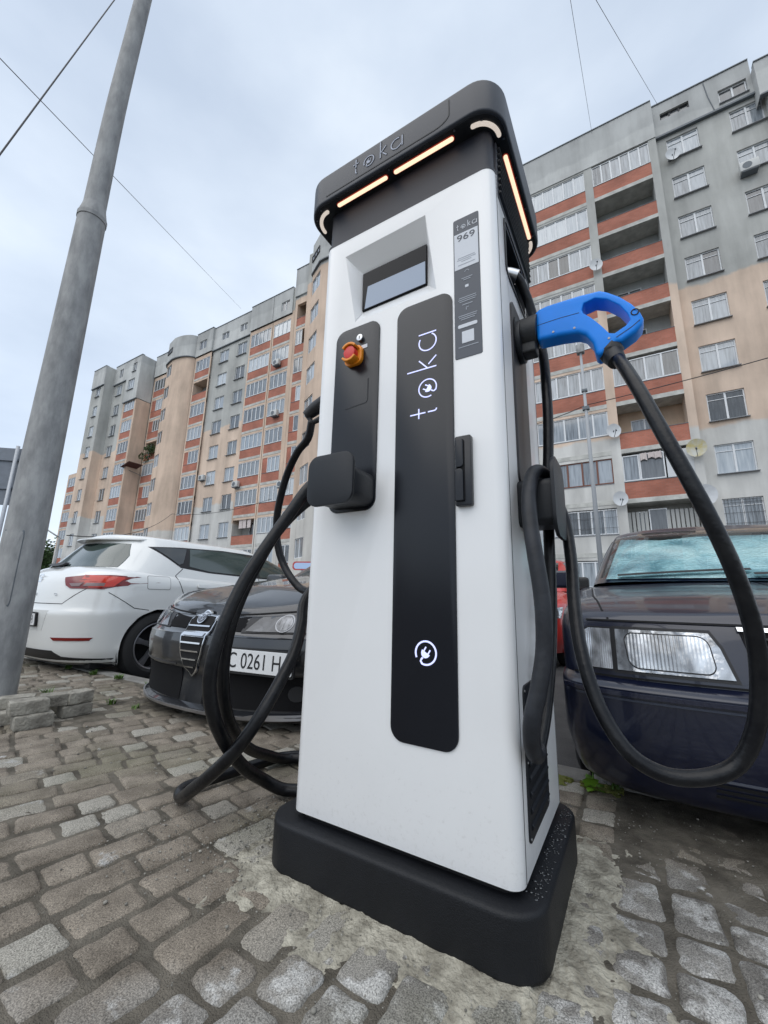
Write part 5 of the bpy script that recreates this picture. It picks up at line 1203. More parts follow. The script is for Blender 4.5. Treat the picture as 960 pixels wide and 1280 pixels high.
round_bay(-45.9, -40.75, 24, 1.25, 27.5, 30.3, -44.3, 1.5)
bays(-49.15, -46.1, 24.02, 27.4, ZL, {1: 'b', 2: 'b', 3: 'o', 4: 'g', 5: 'b'}, 5, .2)
side(-49.5, 22.36, 24.02, -.2, 24.0, st_peach); side(-49.5, 22.2, 24.02, 24.08, 29.9, st_attic)
bays(-52.25, -49.9, 22.36, 24.0, 24.1, {}, 4, .35, sl=SL[1:], attic=False)
cols(-55.7, -52.6, 22.36, [(-54.9, -53.6)], 27.2, aw=[(-54.6, -53.7, 28.0, 29.2)], aroof=29.9)
wall(b2, -52.6, -49.5, 24.08, 29.9, 22.24, [(-52.0, -50.5, SL[0], SL[0] + 1.48), (-51.4, -50.5, 28.0, 29.2)], st_attic, name='attic_wall')
window(b2, -51.25, 22.4, SL[0], 1.5, 1.48, 3, panes='one'); window(b2, -50.95, 22.4, 28.0, .9, 1.2, 2, panes='one', pm=pane_d); box_part(b2, 'cornice', -52.6, -49.5, 22.2, 22.38, 24.0, 24.09, cap_m); box_part(b2, 'roof_edge', -52.6, -49.45, 22.18, 22.5, 29.9, 29.96, cap_m)
side(-55.7, 21.2, 22.36, -.2, 29.6, st_main)
cols(-58.9, -55.72, 21.2, [(-57.7, -56.6)], 26.9, aroof=29.6)
side(-58.92, 21.2, 24, -.2, 29.6, st_main)
SLL = [s - .4 for s in SL[3:]]
bays(-74.6, -71.2, 26.2, 18.9, 19.0, {}, 4, .3, sl=SLL, attic=False); cols(-70.9, -60, 26.2, [(-69.9, -68.4)], 18.9, attic=False, sl=SLL)
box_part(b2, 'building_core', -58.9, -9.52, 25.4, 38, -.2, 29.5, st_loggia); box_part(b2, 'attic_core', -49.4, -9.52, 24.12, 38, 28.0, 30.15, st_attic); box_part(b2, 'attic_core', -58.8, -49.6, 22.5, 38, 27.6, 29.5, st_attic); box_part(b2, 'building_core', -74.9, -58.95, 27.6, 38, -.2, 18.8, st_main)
box_part(b2, 'building_core', -58.85, -49.6, 23.7, 25.4, -.2, 29.4, st_main)
# plants trailing over one balcony, awning over the next

# ------------------------------------------------------------------ charging cables
def ground_clip(P, r): return [(x, y, max(z, r + .002)) for x, y, z in P]
RCV = [(-.03, .232, 1.765), (0.004, 0.246, 1.750), (0.022, 0.272, 1.700), (0.036, 0.298, 1.632), (0.050, 0.302, 1.550), (0.061, 0.300, 1.46), (0.065, 0.284, 1.36), (0.066, 0.272, 1.25), (0.060, 0.266, 1.12), (0.050, 0.262, 1.0), (0.050, 0.255, 0.90), (0.050, 0.225, 0.70), (0.045, 0.178, 0.552), (0.036, 0.134, 0.448), (0.030, 0.085, 0.392), (0.030, 0.060, 0.384)]
RCG = [(0.030, 0.066, 0.384), (0.030, 0.038, 0.383), (0.030, 0.009, 0.41), (0.036, -0.008, 0.462), (0.052, -0.002, 0.526), (0.065, 0.009, 0.606), (0.067, 0.009, 0.707), (0.055, 0.018, 0.814), (0.045, 0.035, 0.889), (0.040, 0.062, 0.966), (0.045, 0.105, 1.028), (0.055, 0.155, 1.046), (0.064, 0.210, 1.036), (0.074, 0.258, 0.99)]
RC2 = [(0.066, 0.225, 1.028), (0.076, 0.262, 0.985), (0.092, 0.280, 0.925), (0.104, 0.245, 0.811), (0.110, 0.190, 0.691), (0.124, 0.145, 0.583), (0.154, 0.12, 0.478), (0.201, 0.108, 0.402), (0.26, 0.116, 0.37), (0.327, 0.131, 0.374), (0.384, 0.146, 0.405), (0.418, 0.137, 0.477), (0.432, 0.123, 0.566), (0.431, 0.1, 0.656), (0.416, 0.078, 0.753), (0.39, 0.061, 0.854), (0.36, 0.054, 0.955), (0.326, 0.063, 1.071), (0.296, 0.098, 1.191), (0.268, 0.15, 1.301), (0.252, 0.190, 1.352)]
ca = thing('charging_cable', 'black charging cable with blue handled plug pushed into the right side of the charging station', 'charging cable', (0, 0, 0))
def hose(parent, P, r, mat, n=7, seg=18):
    return obj('hose', MB().tube(catmull(P, n), r, mat, seg).mesh(smooth=True), parent)
hose(ca, RCV, .0150, rubber); hose(ca, RCG, .0180, rubber_dull); hose(ca, RC2, .0155, rubber)
body = [(0.061, 1.544), (0.075, 1.552), (0.096, 1.556), (0.134, 1.556), (0.182, 1.555), (0.235, 1.550), (0.253, 1.538), (0.28, 1.513), (0.305, 1.481), (0.321, 1.450), (0.327, 1.428), (0.323, 1.412), (0.308, 1.396), (0.274, 1.377), (0.262, 1.380), (0.22, 1.351), (0.211, 1.363), (0.206, 1.398), (0.190, 1.428), (0.172, 1.440), (0.131, 1.447), (0.065, 1.452)]
hole = [(0.187, 1.507), (0.193, 1.524), (0.222, 1.529), (0.249, 1.515), (0.277, 1.485), (0.292, 1.455), (0.298, 1.434), (0.287, 1.420), (0.259, 1.406), (0.247, 1.411), (0.229, 1.442), (0.208, 1.473), (0.190, 1.494)]
bm_ = bevel(MB().prism(body, .170, .230, 'y', blue_plastic).mesh(), .013, 4, 50)
bm_ = boolean(bm_, MB().prism(hole, .10, .30, 'y', blue_plastic).mesh())
ph = obj('plug_handle', auto_smooth(bevel(bm_, .0035, 3, 55), 45), ca)
for x, z in ((.110, 1.462), (.165, 1.455), (.245, 1.395)): obj('screw', MB().prism([(x + .0032 * math.cos(2 * math.pi * k / 10), z + .0032 * math.sin(2 * math.pi * k / 10)) for k in range(10)], .1685, .1705, 'y', screw_m).mesh(), ph)
obj('mould_line', MB().prism(line_poly([(.068, 1.498), (.13, 1.500), (.18, 1.498)], .0012), .1693, .1702, 'y', letter_dark).mesh(), ph)
obj('locking_latch', auto_smooth(bevel(MB().prism([(.075, 1.553), (.118, 1.556), (.112, 1.563), (.082, 1.562)], .185, .215, 'y', blue_plastic).mesh(), .003, 2), 40), ph)
obj('logo_ring', MB().tube([(x, .1695, z) for x, z in arc(.3095, 1.4505, .0085, 0, 360, 20)], .0016, letter_dark, 6, False).mesh(True), ph)
obj('handle_seam', MB().prism(line_poly([(.262, 1.392), (.298, 1.410), (.318, 1.424)], .0018), .1692, .1705, 'y', letter_dark).mesh(), ph)
def cone(p0, p1, r0, r1, mat, seg=24): return MB().tube([p0, p1], [r0, r1], mat, seg)
hd_ = MB(); hd_.tube([(.004, .2, 1.499), (.010, .2, 1.499), (.012, .2, 1.499), (.060, .2, 1.4985), (.066, .2, 1.498)], [.058, .060, .047, .050, .049], plug_black, 28)
pm__ = hd_.mesh(); 
obj('plug_head', auto_smooth(pm__, 35), ca)
obj('lower_contact_block', auto_smooth(bevel(MB().box(.004, .060, .175, .225, 1.425, 1.462, plug_black).mesh(), .008, 3), 40), ca)
nt_ = MB(); nt_.tube([(.251, .199, 1.382), (.243, .195, 1.362), (.247, .192, 1.352)], [.030, .031, .024], plug_black, 8); nt_.tube([(.249, .193, 1.358), (.258, .175, 1.325)], [.027, .022], plug_black, 16)
obj('cable_nut', auto_smooth(bevel(nt_.mesh(), .002, 2), 35), ca)

cb = thing('charging_cable', 'looped black charging cable hanging from the left side of the charging station to the ground', 'charging cable', (0, 0, 0))
LA = [(-.66, .20, 1.14), (-0.731, 0.139, 1.113), (-0.78, 0.071, 0.982), (-0.828, -0.012, 0.815), (-0.849, -0.058, 0.709), (-0.857, -0.096, 0.604), (-0.864, -0.113, 0.512), (-0.871, -0.109, 0.431), (-0.876, -0.077, 0.34), (-0.904, 0.003, 0.239), (-0.926, 0.096, 0.147), (-0.945, 0.203, 0.072), (-0.905, 0.262, .03), (-0.85, 0.30, .024), (-.72, .36, .024)]
LB = [(-.66, .24, 1.10), (-0.762, 0.179, 1.071), (-0.83, 0.086, 0.945), (-0.867, 0.018, 0.792), (-0.894, -0.016, 0.671), (-0.908, -0.033, 0.561), (-0.93, -0.017, 0.446), (-0.959, 0.029, 0.336), (-1.002, 0.112, 0.236), (-1.063, 0.244, 0.136), (-1.094, 0.373, 0.072), (-1.10, 0.47, 0.030), (-1.05, 0.53, 0.024), (-.8, .60, .024)]
LC = [(-.80, .32, .79), (-0.83, 0.245, 0.693), (-0.802, 0.2, 0.608), (-0.775, 0.143, 0.519), (-0.773, 0.082, 0.432), (-0.79, 0.024, 0.338), (-0.846, -0.01, 0.24), (-0.951, -0.014, 0.148), (-1.05, 0.0, 0.08), (-1.126, 0.026, 0.035), (-1.172, 0.045, 0.028), (-1.190, 0.079, 0.030), (-1.185, 0.144, 0.030), (-1.17, 0.262, 0.028), (-1.15, 0.396, 0.026), (-1.12, 0.50, 0.026), (-1.00, 0.60, 0.026), (-.8, .66, .026)]
LD = [(-.96, .36, 1.50), (-0.995, 0.379, 1.427), (-1.076, 0.401, 1.381), (-1.159, 0.431, 1.302), (-1.214, 0.449, 1.191), (-1.249, 0.468, 1.076), (-1.249, 0.486, 0.959), (-1.219, 0.505, 0.861), (-1.151, 0.506, 0.783), (-1.075, 0.505, 0.735), (-.9, .45, .72)]
for P_, r in ((LA, .0205), (LB, .0200), (LC, .0205), (LD, .0180)): hose(cb, P_, r, rubber)
hose(cb, [(-.80, .32, .79), (-.74, .36, .9), (-.9, .45, .72)][:2] + [(-.66, .30, 1.0)], .0215, rubber)
ph2 = MB(); ph2.tube([(-.62, .30, 1.62), (-.80, .33, 1.585), (-0.945, 0.364, 1.56), (-0.99, 0.352, 1.525)], [.028, .030, .032, .024], plug_black, 14)
obj('plug_handle', auto_smooth(ph2.mesh(), 40), cb)
b = MB(); b.tube([(-.985, .35, 1.53), (-.958, .362, 1.49), (-.90, .36, 1.50)], [.012, .012, .014], plug_black, 10); obj('plug_trigger', b.mesh(True), cb)

# ------------------------------------------------------------------ lamp post
galv = M('weathered_galvanised_steel', (.22, .225, .23), rough=.7, metal=.1, col2=(.37, .375, .375), vs=11, bump=.15, bs=40, stretch=(1, 1, .35))
lpst = thing('lamp_post', 'weathered grey tapered lamp post with an access hatch, standing left behind loose paving blocks', 'lamp post', (-3.47, .19, 0), 0)
lpst.rotation_euler = (0, R(.35), 0)
def frustum(z0, z1, r0, r1, mat, seg=40, mid=6, b=None):
    b = b or MB(); return b.tube([(0, 0, z0 + (z1 - z0) * k / mid) for k in range(mid + 1)], [r0 + (r1 - r0) * k / mid for k in range(mid + 1)], mat, seg)
obj('lower_shaft', auto_smooth(frustum(-.05, 3.86, .130, .100, galv).mesh(), 40), lpst)
cl = MB(); cl.tube([(0, 0, 3.80), (0, 0, 3.84), (0, 0, 3.845), (0, 0, 3.93), (0, 0, 3.98)], [.106, .107, .103, .086, .080], galv, 40); obj('collar', auto_smooth(cl.mesh(), 25), lpst)
up = MB(); up.tube(catmull([(0, 0, 3.9), (.01, 0, 5.0), (.05, .01, 6.0), (.12, .02, 7.2), (.20, .04, 8.6)], 5), [.083 - .028 * k / 20 for k in range(21)], galv, 32)
obj('upper_shaft', auto_smooth(up.mesh(), 40), lpst)
arm = MB(); arm.tube(catmull([(.20, .04, 8.6), (.25, .0, 9.0), (.5, -.3, 9.4), (1.0, -.9, 9.5)], 5), .03, galv, 12); obj('lamp_arm', arm.mesh(True), lpst)
obj('lamp_head', auto_smooth(bevel(MB().box(.85, 1.25, -1.35, -.85, 9.43, 9.53, galv).mesh(), .03, 3), 40), lpst)
# hatch on the side turned to the camera
ha = math.atan2(CP.y - .19, CP.x + 3.47) - .33
def cyl(a, z, rr): return (rr * math.cos(ha + a), rr * math.sin(ha + a), z)
def hatch(a0, a1, z0, z1, rc, dr, mat, inset=0):
    b = MB(); pts = rrect(a0, a1, z0, z1, .001); n = 16; V = []; F = []
    cor = .07; zc = .045
    outl = []
    for (ca_, cz, s0) in ((a1, z1, 0), (a0, z1, 90), (a0, z0, 180), (a1, z0, 270)):
        for k in range(6):
            a = R(s0 + 90 * k / 5); sx = -1 if ca_ == a1 else 1; sz = -1 if cz == z1 else 1
            outl.append((ca_ + sx * cor * 4 * .25 * 1.0 + cor * math.cos(a), cz + sz * zc + zc * math.sin(a)))
    rr = lambda z: .1301 - .00767 * z
    m = len(outl); ctr = ((a0 + a1) / 2, (z0 + z1) / 2)
    rings = [(1.0, 0), (1.0, dr), (.97, dr + .002), (.5, dr + .002)]
    for s, h in rings:
        for a, z in outl: zz = ctr[1] + (z - ctr[1]) * s; V.append(cyl(ctr[0] + (a - ctr[0]) * s, zz, rr(zz) + h))
    V.append(cyl(*ctr, rr(ctr[1]) + dr + .002))
    for j in range(len(rings) - 1):
        for i in range(m): F.append((j * m + i, j * m + (i + 1) % m, (j + 1) * m + (i + 1) % m, (j + 1) * m + i))
    j = len(rings) - 1
    for i in range(m): F.append((j * m + i, j * m + (i + 1) % m, len(V) - 1))
    b.add(V, F, mat); return b.mesh()
hs = obj('hatch_gap', auto_smooth(hatch(-.80, .30, .60, 1.12, 0, .0006, cap_m), 40), lpst)
obj('access_hatch', auto_smooth(hatch(-.765, .265, .612, 1.108, 0, .003, galv), 40), lpst)

# ------------------------------------------------------------------ loose paving blocks stacked against the lamp post
blk_m = M('loose_block_concrete', (.17, .158, .135), rough=.9, col2=(.38, .36, .31), vs=14, bump=.9, bs=70, objr=.2)
def block(lx, ly, lz, seed):
    rr = random.Random(seed); me = bevel(MB().box(-lx / 2, lx / 2, -ly / 2, ly / 2, 0, lz, blk_m).mesh(), .009, 2)
    b = bmesh.new(); b.from_mesh(me); bmesh.ops.subdivide_edges(b, edges=[e for e in b.edges if e.calc_length() > .03], cuts=3, use_grid_fill=True)
    for v in b.verts:
        v.co += v.normal * .005 * mn.fractal(v.co * 22 + Vector((seed, 0, 0)), 1, 2, 3)
    b.to_mesh(me); b.free(); return auto_smooth(me, 50)
stack = [((-2.56, .10, 0), (.105, .165, .068), 82, 'loose grey paving block, lower front one of the heap at the lamp post'),
         ((-2.64, .33, 0), (.10, .15, .066), 86, 'dark loose paving block lying flat at the right end of the heap below another'),
         ((-2.76, .02, 0), (.10, .15, .062), 60, 'loose paving block at the left frame edge, lowest of the heap'),
         ((-2.60, .085, .070), (.115, .165, .066), 78, 'broad pale paving block on top at the front of the heap'),
         ((-2.665, .225, .068), (.10, .13, .064), 70, 'square topped paving block in the middle of the heap top'),
         ((-2.64, .335, .068), (.10, .13, .066), 92, 'dark edged paving block on top at the right end of the heap'),
         ((-2.80, .10, .064), (.10, .16, .060), 66, 'paving block tucked at the back left of the heap top'),
         ((-2.80, .28, 0), (.11, .2, .066), 80, 'paving block at the bottom of the heap, nearest the lamp post')]
for i, (p, s, a, lab) in enumerate(stack): obj('paving_block', block(*s, i + 3), None, p, (0, 0, R(a - 90)), label=lab, category='paving block', group='loose paving blocks heaped at the lamp post')

# ------------------------------------------------------------------ pebbles, weeds, moss
def blob(r, seed):
    b = bmesh.new(); bmesh.ops.create_icosphere(b, subdivisions=1, radius=r)
    rr = random.Random(seed)
    for v in b.verts: v.co *= rr.uniform(.75, 1.2); v.co.z *= .7
    return [v.co.copy() for v in b.verts], [tuple(v.index for v in f.verts) for f in b.faces]
peb = M('pebbles', (.22, .21, .185), rough=.85, island=.55)
V = []; F = []
lib = [blob(1, k) for k in range(6)]
def scatter(n, fx, r0, r1, zf=0.002):
    for _ in range(n):
        x, y = fx(); r = rnd.uniform(r0, r1) * rnd.choice((1, 1, .6)); vs, fs = rnd.choice(lib); o = len(V); a = rnd.random() * 6; c, s = math.cos(a) * r, math.sin(a) * r
        V.extend((x + v.x * c - v.y * s, y + v.x * s + v.y * c, zf + v.z * r + r * .3) for v in vs); F.extend(tuple(o + i for i in f) for f in fs)
scatter(60, lambda: (rnd.uniform(-1.6, .6), rnd.uniform(-.5, 1.0)), .0025, .006)
scatter(420, lambda: (rnd.gauss(-.82, .10), rnd.gauss(.10, .14)), .001, .0045)
scatter(260, lambda: (rnd.gauss(-1.0, .12), rnd.gauss(-.12, .10)), .001, .003)
scatter(120, lambda: (rnd.uniform(-4.4, -1.2), rnd.uniform(-.2, 1.0)), .002, .006)
scatter(220, lambda: (rnd.gauss(.25, .16), rnd.gauss(.62, .2)), .001, .003, .003)
scatter(300, lambda: (rnd.uniform(-.75, .12), -.05 - abs(rnd.gauss(0, .07))), .0008, .0028)
scatter(3200, lambda: (rnd.uniform(-1.5, .55), rnd.uniform(-.5, .75)), .0006, .0019, -.0035)
obj('pebbles', mesh_of(V, F, peb, True), None, kind='stuff', label='small pebbles and crumbs scattered over the paving', category='pebbles')
leaf_m = M('weed_leaf', (.09, .20, .018), rough=.55, var=.25, vs=40); leaf_y = M('weed_leaf_bright', (.17, .34, .03), rough=.5, var=.2, vs=30)
grass_m = M('grass_blade', (.07, .14, .02), rough=.6, island=.4); moss_m = M('moss', (.10, .13, .018), rough=.95, col2=(.20, .20, .05), vs=40, bump=1, bs=200)
def leaf_mesh(l, wd, mat, bend=.5, lobes=0):
    V = []; F = []; n = 9
    for k in range(n + 1):
        t = k / n; w_ = wd * math.sin(math.pi * min(1, t * .9 + .1)) ** .8 * (1 + (.25 if lobes and k % 2 else 0)); z = l * (t - bend * t * t * .5); y = l * bend * t * t
        if k == n: w_ = .002
        V += [(-w_ / 2, y + .004, z), (0, y, z), (w_ / 2, y + .004, z)]
    for k in range(n): F += [(3 * k, 3 * k + 1, 3 * k + 4, 3 * k + 3), (3 * k + 1, 3 * k + 2, 3 * k + 5, 3 * k + 4)]
    return mesh_of(V, F, mat, True)
wd_ = thing('weed', 'bright green broad leaved weed growing at the kerb right of the charging station', 'weed', (.035, 1.0, .0))
for l, w_, m_, a, t in ((.085, .052, leaf_y, 200, 12), (.06, .03, leaf_m, 80, 40), (.055, .026, leaf_m, -60, 48), (.05, .028, leaf_y, 150, 55), (.045, .022, leaf_m, -20, 60), (.05, .02, leaf_m, 250, 62), (.07, .03, leaf_m, 30, 25)):
    obj('leaf', leaf_mesh(l, w_, m_, .5, 1), wd_, (rnd.uniform(-.012, .02), rnd.uniform(-.01, .01), 0), (R(-t), 0, R(a)))
obj('stem', MB().tube([(0, 0, -.01), (.004, 0, .03), (.002, .004, .05)], .003, leaf_m, 6).mesh(True), wd_)
def tuft(x, y, n, h, lab):
    V = []; F = []
    for _ in range(n):
        a = rnd.random() * 6.28; hh = h * rnd.uniform(.5, 1); d = rnd.uniform(0, .03); bx, by = d * math.cos(a * 3), d * math.sin(a * 3); s = rnd.uniform(.3, 1.1) * hh; o = len(V); w_ = .002 + .002 * rnd.random()
        c, sn = math.cos(a), math.sin(a)
        for t in (0, .5): V.extend([(bx + s * t * t * c - w_ * sn, by + s * t * t * sn + w_ * c, hh * t), (bx + s * t * t * c + w_ * sn, by + s * t * t * sn - w_ * c, hh * t)])
        V.append((bx + s * c, by + s * sn, hh * .85)); F += [(o, o + 1, o + 3, o + 2), (o + 2, o + 3, o + 4)]
    obj('grass_tuft', mesh_of(V, F, grass_m), None, (x, y, 0), label=lab, category='grass', group='grass tufts in the paving joints', kind='stuff')
for x, y, n, h, lab in ((-3.25, .42, 26, .09, 'grass tuft beside the lamp post foot'), (-2.73, .58, 34, .05, 'grass tuft in a joint between the loose blocks and the dark grey car'), (-2.50, .61, 20, .035, 'small grass tuft nearest the dark grey car'),
                        (-3.9, 1.0, 60, .05, 'grass tuft along the kerb behind the lamp post'), (-3.55, 1.03, 50, .05, 'grass tuft at the kerb by the white car wheel'), (-3.1, 1.03, 30, .04, 'low grass tuft at the kerb before the white car wheel'), (-4.4, 1.0, 70, .05, 'grass tuft at the kerb below the white car tail'), (.10, 1.03, 22, .03, 'low grass by the broad leaved weed')):
    tuft(x, y, n, h, lab)
def moss(x, y):
    n = fbm(x, y, 16, 4, 9.); d = max(abs(y - 1.015) - .018, 0) * 14; return .006 + .008 * n - .02 * d if n > -.05 + d * .3 else -.03
struct('moss_strip', grid_sheet(-.16, .14, .96, 1.05, 60, 24, moss, moss_m))

# wetness on the foot: drops
drop = M('water_drop', (.012, .014, .018), rough=.03, spec=1.0, coat=1)
V = []; F = []
for _ in range(150):
    y = rnd.uniform(.02, .50); x = rnd.uniform(.004, .034) if rnd.random() < .8 else rnd.uniform(-.02, .03); r = rnd.choice((.0016, .0022, .003, .0042)); vs, fs = rnd.choice(lib); o = len(V); e_ = rnd.uniform(.7, 1.5)
    V.extend((x + v.x * r * e_, y + v.y * r, .1182 + max(0, v.z) * r * .5) for v in vs); F.extend(tuple(o + i for i in f) for f in fs)
obj('water_drops', mesh_of(V, F, drop, True), cs, kind='stuff')

# blue bay marking
b = MB(); b.add([(-10.2, 2.35, -.116), (-6.75, 1.48, -.116), (-6.05, 1.55, -.116), (-6.7, 1.95, -.116), (-8.9, 2.9, -.116)], [(0, 1, 2, 3, 4)], M('blue_road_paint', (.06, .20, .60), rough=.7, var=.15, vs=3))
struct('bay_marking', b.mesh())

# ------------------------------------------------------------------ sign seen from behind, masts, wires
sg_m = M('sign_back_grey', (.17, .19, .22), rough=.55, metal=.3, var=.1); pole_m = M('sign_pole_grey', (.40, .42, .45), rough=.5, metal=.4)
sgn = thing('road_sign', 'large grey road sign board seen from behind at the left edge', 'road sign', (-11.25, 2.12, -.12), math.atan2(1.13, 1.37))
obj('sign_board', auto_smooth(bevel(MB().prism(rrect(-1.35, .42, 2.64, 3.92, .06, 4), -.02, .02, 'y', sg_m).mesh(), .004, 1), 40), sgn)
obj('brace', MB().box(-1.3, .38, -.06, -.021, 2.98, 3.03, sg_m).mesh(), sgn); obj('brace', MB().box(-1.3, .38, -.06, -.021, 3.62, 3.67, sg_m).mesh(), sgn)
obj('pole', MB().tube([(.12, -.10, -.1), (.12, -.10, 3.95)], .035, pole_m, 16).mesh(True), sgn)
rs = thing('road_sign', 'small rounded pale blue sign with a red rim beyond the dark grey car', 'road sign', (-8.3, 8.4, -.12), R(20))
obj('pole', MB().tube([(0, 0, 0), (0, 0, 1.9)], .03, pole_m, 10).mesh(True), rs)
obj('rim', MB().prism(rrect(-.30, .42, 1.64, 1.90, .10, 5), -.05, -.02, 'y', redcar).mesh(), rs); obj('sign_face', MB().prism(rrect(-.25, .37, 1.68, 1.86, .08, 5), -.056, -.049, 'y', M('sign_pale_blue', (.45, .60, .85), rough=.5)).mesh(), rs)
ms = thing('utility_mast', 'thin grey mast with a small box on top standing before the apartment block', 'mast', (-.60, 14, -.12))
obj('shaft', MB().tube([(-.0, 0, 0), (-.03, 0, 5), (-.06, 0, 9.9)], [.085, .065, .04], M('mast_grey', (.36, .38, .40), rough=.6), 14).mesh(True), ms)
obj('top_box', auto_smooth(bevel(MB().box(-.19, .07, -.12, .12, 9.72, 10.05, galv).mesh(), .03, 2), 40), ms)
obj('wire_clamp', MB().box(-.15, .07, -.08, .08, 7.5, 7.62, cap_m).mesh(), ms); obj('wire_clamp', MB().box(-.13, .05, -.08, .08, 8.2, 8.28, cap_m).mesh(), ms)
wire_m = M('overhead_wire', (.03, .03, .035), rough=.6)
def wire(p, q, r, lab, sag=.0):
    P = [Vector(p).lerp(Vector(q), k / 14) - Vector((0, 0, sag * 4 * (k / 14) * (1 - k / 14))) for k in range(15)]
    obj('overhead_wire', MB().tube(P, r, wire_m, 6).mesh(True), None, label=lab, category='wire')
def ext(p, q, a, b_): p, q = Vector(p), Vector(q); return p + (q - p) * a, p + (q - p) * b_
wire(*ext((-7.445, 1.076, 12.073), (-5.932, -0.048, 5.929), -.6, 1.6), .0095, 'thick overhead wire crossing the sky at the upper left corner')
wire(*ext((-8.254, 0.001, 9.629), (-32.434, 23., 30.2), -.3, 1.0), .0085, 'thin overhead wire running from the left edge to the far roof')
wire(*ext((0.546, 23.5, 30.7), (0.183, 10.666, 20.948), 0, 1.6), .008, 'faint overhead wire rising from the roof near the canopy')
wire(*ext((4.183, 24., 30.9), (0.935, 11.119, 20.968), 0, 1.6), .009, 'faint overhead wire rising from the roof at the right')
wire((-9.5, 22.6, 12.6), (-.64, 14, 7.56), .016, 'sagging wire from the mast toward the block behind the charging station', .9)
wire((-.64, 14, 7.56), (9.5, 13.4, 8.3), .014, 'nearly level wire from the mast to the right edge', .15)
wire((-19.5, 6.5, 3.0), (-40, 23.0, 8.9), .02, 'thin wire sagging before the far part of the block', .8)
wire((-40, 23.0, 8.9), (-24.0, 21.5, 8.4), .02, 'thin wire strung low along the long block', .5)
sl_ = thing('street_lamp', 'distant street lamp with a bent arm against the far end of the long block', 'street lamp', (-19.6, 6.3, -.12), R(35))
obj('pole', MB().tube([(0, 0, 0), (0, 0, 3.0)], .05, galv, 10).mesh(True), sl_); obj('arm', MB().tube([(0, 0, 3.0), (-.6, 0, 3.35)], .03, galv, 8).mesh(True), sl_); obj('lamp_head', auto_smooth(bevel(MB().box(-.95, -.55, -.08, .08, 3.3, 3.4, galv).mesh(), .02, 2), 40), sl_)

# ------------------------------------------------------------------ dishes, air conditioners, washing
dish_m = M('dish_white', (.62, .64, .66), rough=.45, var=.05); dish_y = M('dish_yellowed', (.52, .44, .18), rough=.6, col2=(.55, .55, .50), vs=3)
def dish(x, y, z, r, az, el, lab, face=dish_m):
    t = thing('satellite_dish', lab, 'satellite dish', (x, y, z), R(az), 'satellite dishes on the apartment block')
    V = []; F = []; n = 24
    for j, (rr, d) in enumerate(((0, .18), (.35, .155), (.7, .09), (1, 0), (1.0, .03), (.7, .12), (.35, .185), (0, .21))):
        for k in range(n): a = 2 * math.pi * k / n; V.append((rr * r * math.cos(a), d * r, rr * r * 1.08 * math.sin(a)))
    for j in range(7):
        for k in range(n): F.append((j * n + k, j * n + (k + 1) % n, (j + 1) * n + (k + 1) % n, (j + 1) * n + k))
    o = obj('reflector', auto_smooth(mesh_of(V, F, face), 50), t, (0, -.22, 0), (R(el - 22), 0, 0))
    b = MB(); b.tube([(0, 0, -r), (0, -r * 1.05, -.35 * r)], .014, cap_m, 6); obj('feed_arm', b.mesh(), o); obj('receiver', MB().tube([(0, -r * 1.1, -.42 * r), (0, -r * .95, -.22 * r)], .04, cap_m, 8).mesh(), o)
    obj('bracket', MB().tube([(0, -.20, 0), (0, -.1, -.12), (0, .12, -.12)], .025, cap_m, 8).mesh(), t)
dish(4.40, 23.9, 26.6, .36, 14, 25, 'white satellite dish at the left corner of the topmost window of the near block')
dish(-.02, 23.35, 20.6, .36, 12, 25, 'white satellite dish on the pillar between glazed and open balconies, high up')
dish(.0, 23.3, 9.95, .36, 17, 25, 'white satellite dish on the pillar right of the mast, above the brown framed windows')
dish(.0, 23.3, 6.15, .36, 15, 25, 'white satellite dish on the pillar just above the barred windows')
dish(3.52, 23.3, 8.35, .42, -10, 25, 'yellowed satellite dish on the pier above the white balcony panel', dish_y)
dish(3.60, 23.3, 5.95, .48, -12, 25, 'white satellite dish on the pier above the dark blue car')
dish(-21.5, 22.4, 12.7, .55, 14, 25, 'white satellite dish just behind the looped cable, beside the left edge of the charging station')
dish(-22.3, 22.2, 2.6, .5, 10, 25, 'white satellite dish low on the long block beside the looped cable')
ac_m = M('air_conditioner_white', (.55, .56, .55), rough=.5)
ac0 = thing('air_conditioner', 'air conditioner unit under the second window from the top, right frame edge', 'air conditioner', (7.50, 23.68, 23.42), 0, 'air conditioner units on the apartment block')
obj('casing', auto_smooth(bevel(MB().box(-.40, .40, -.15, .15, 0, .55, ac_m).mesh(), .03, 2), 40), ac0)
obj('fan_grille', MB().prism([(-.10 + .2 * math.cos(2 * math.pi * k / 20), .27 + .2 * math.sin(2 * math.pi * k / 20)) for k in range(20)], -.16, -.151, 'y', cap_m).mesh(), ac0)
obj('bracket', MB().box(-.35, .35, -.12, .3, -.06, -.01, cap_m).mesh(), ac0)
for p, lab in (((-26.6, 23.4, 16.95), 'air conditioner unit on the right balcony column of the long block, sixth floor'), ((-31.0, 23.4, 10.75), 'air conditioner unit at the left balcony column of the long block, third floor'), ((-24.0, 22.4, 9.6), 'air conditioner unit beside the looped cable on the long block'),
               ((-36.9, 23.8, 12.3), 'air conditioner unit left of a window on the peach part of the long block'), ((-26.9, 23.4, 22.2), 'air conditioner unit under the second highest right balcony of the long block')):
    copy_tree(ac0, label=lab).location = p
cloth_m = M('washing_white', (.62, .55, .53), rough=.9)
wl_ = thing('clothes_line', 'washing hung in the half glazed balcony above the lowest red parapet', 'clothes line', (1.6, 23.40, 8.55))
obj('cord', MB().tube([(-.55, 0, 0), (.55, 0, 0)], .008, cap_m, 6).mesh(), wl_)
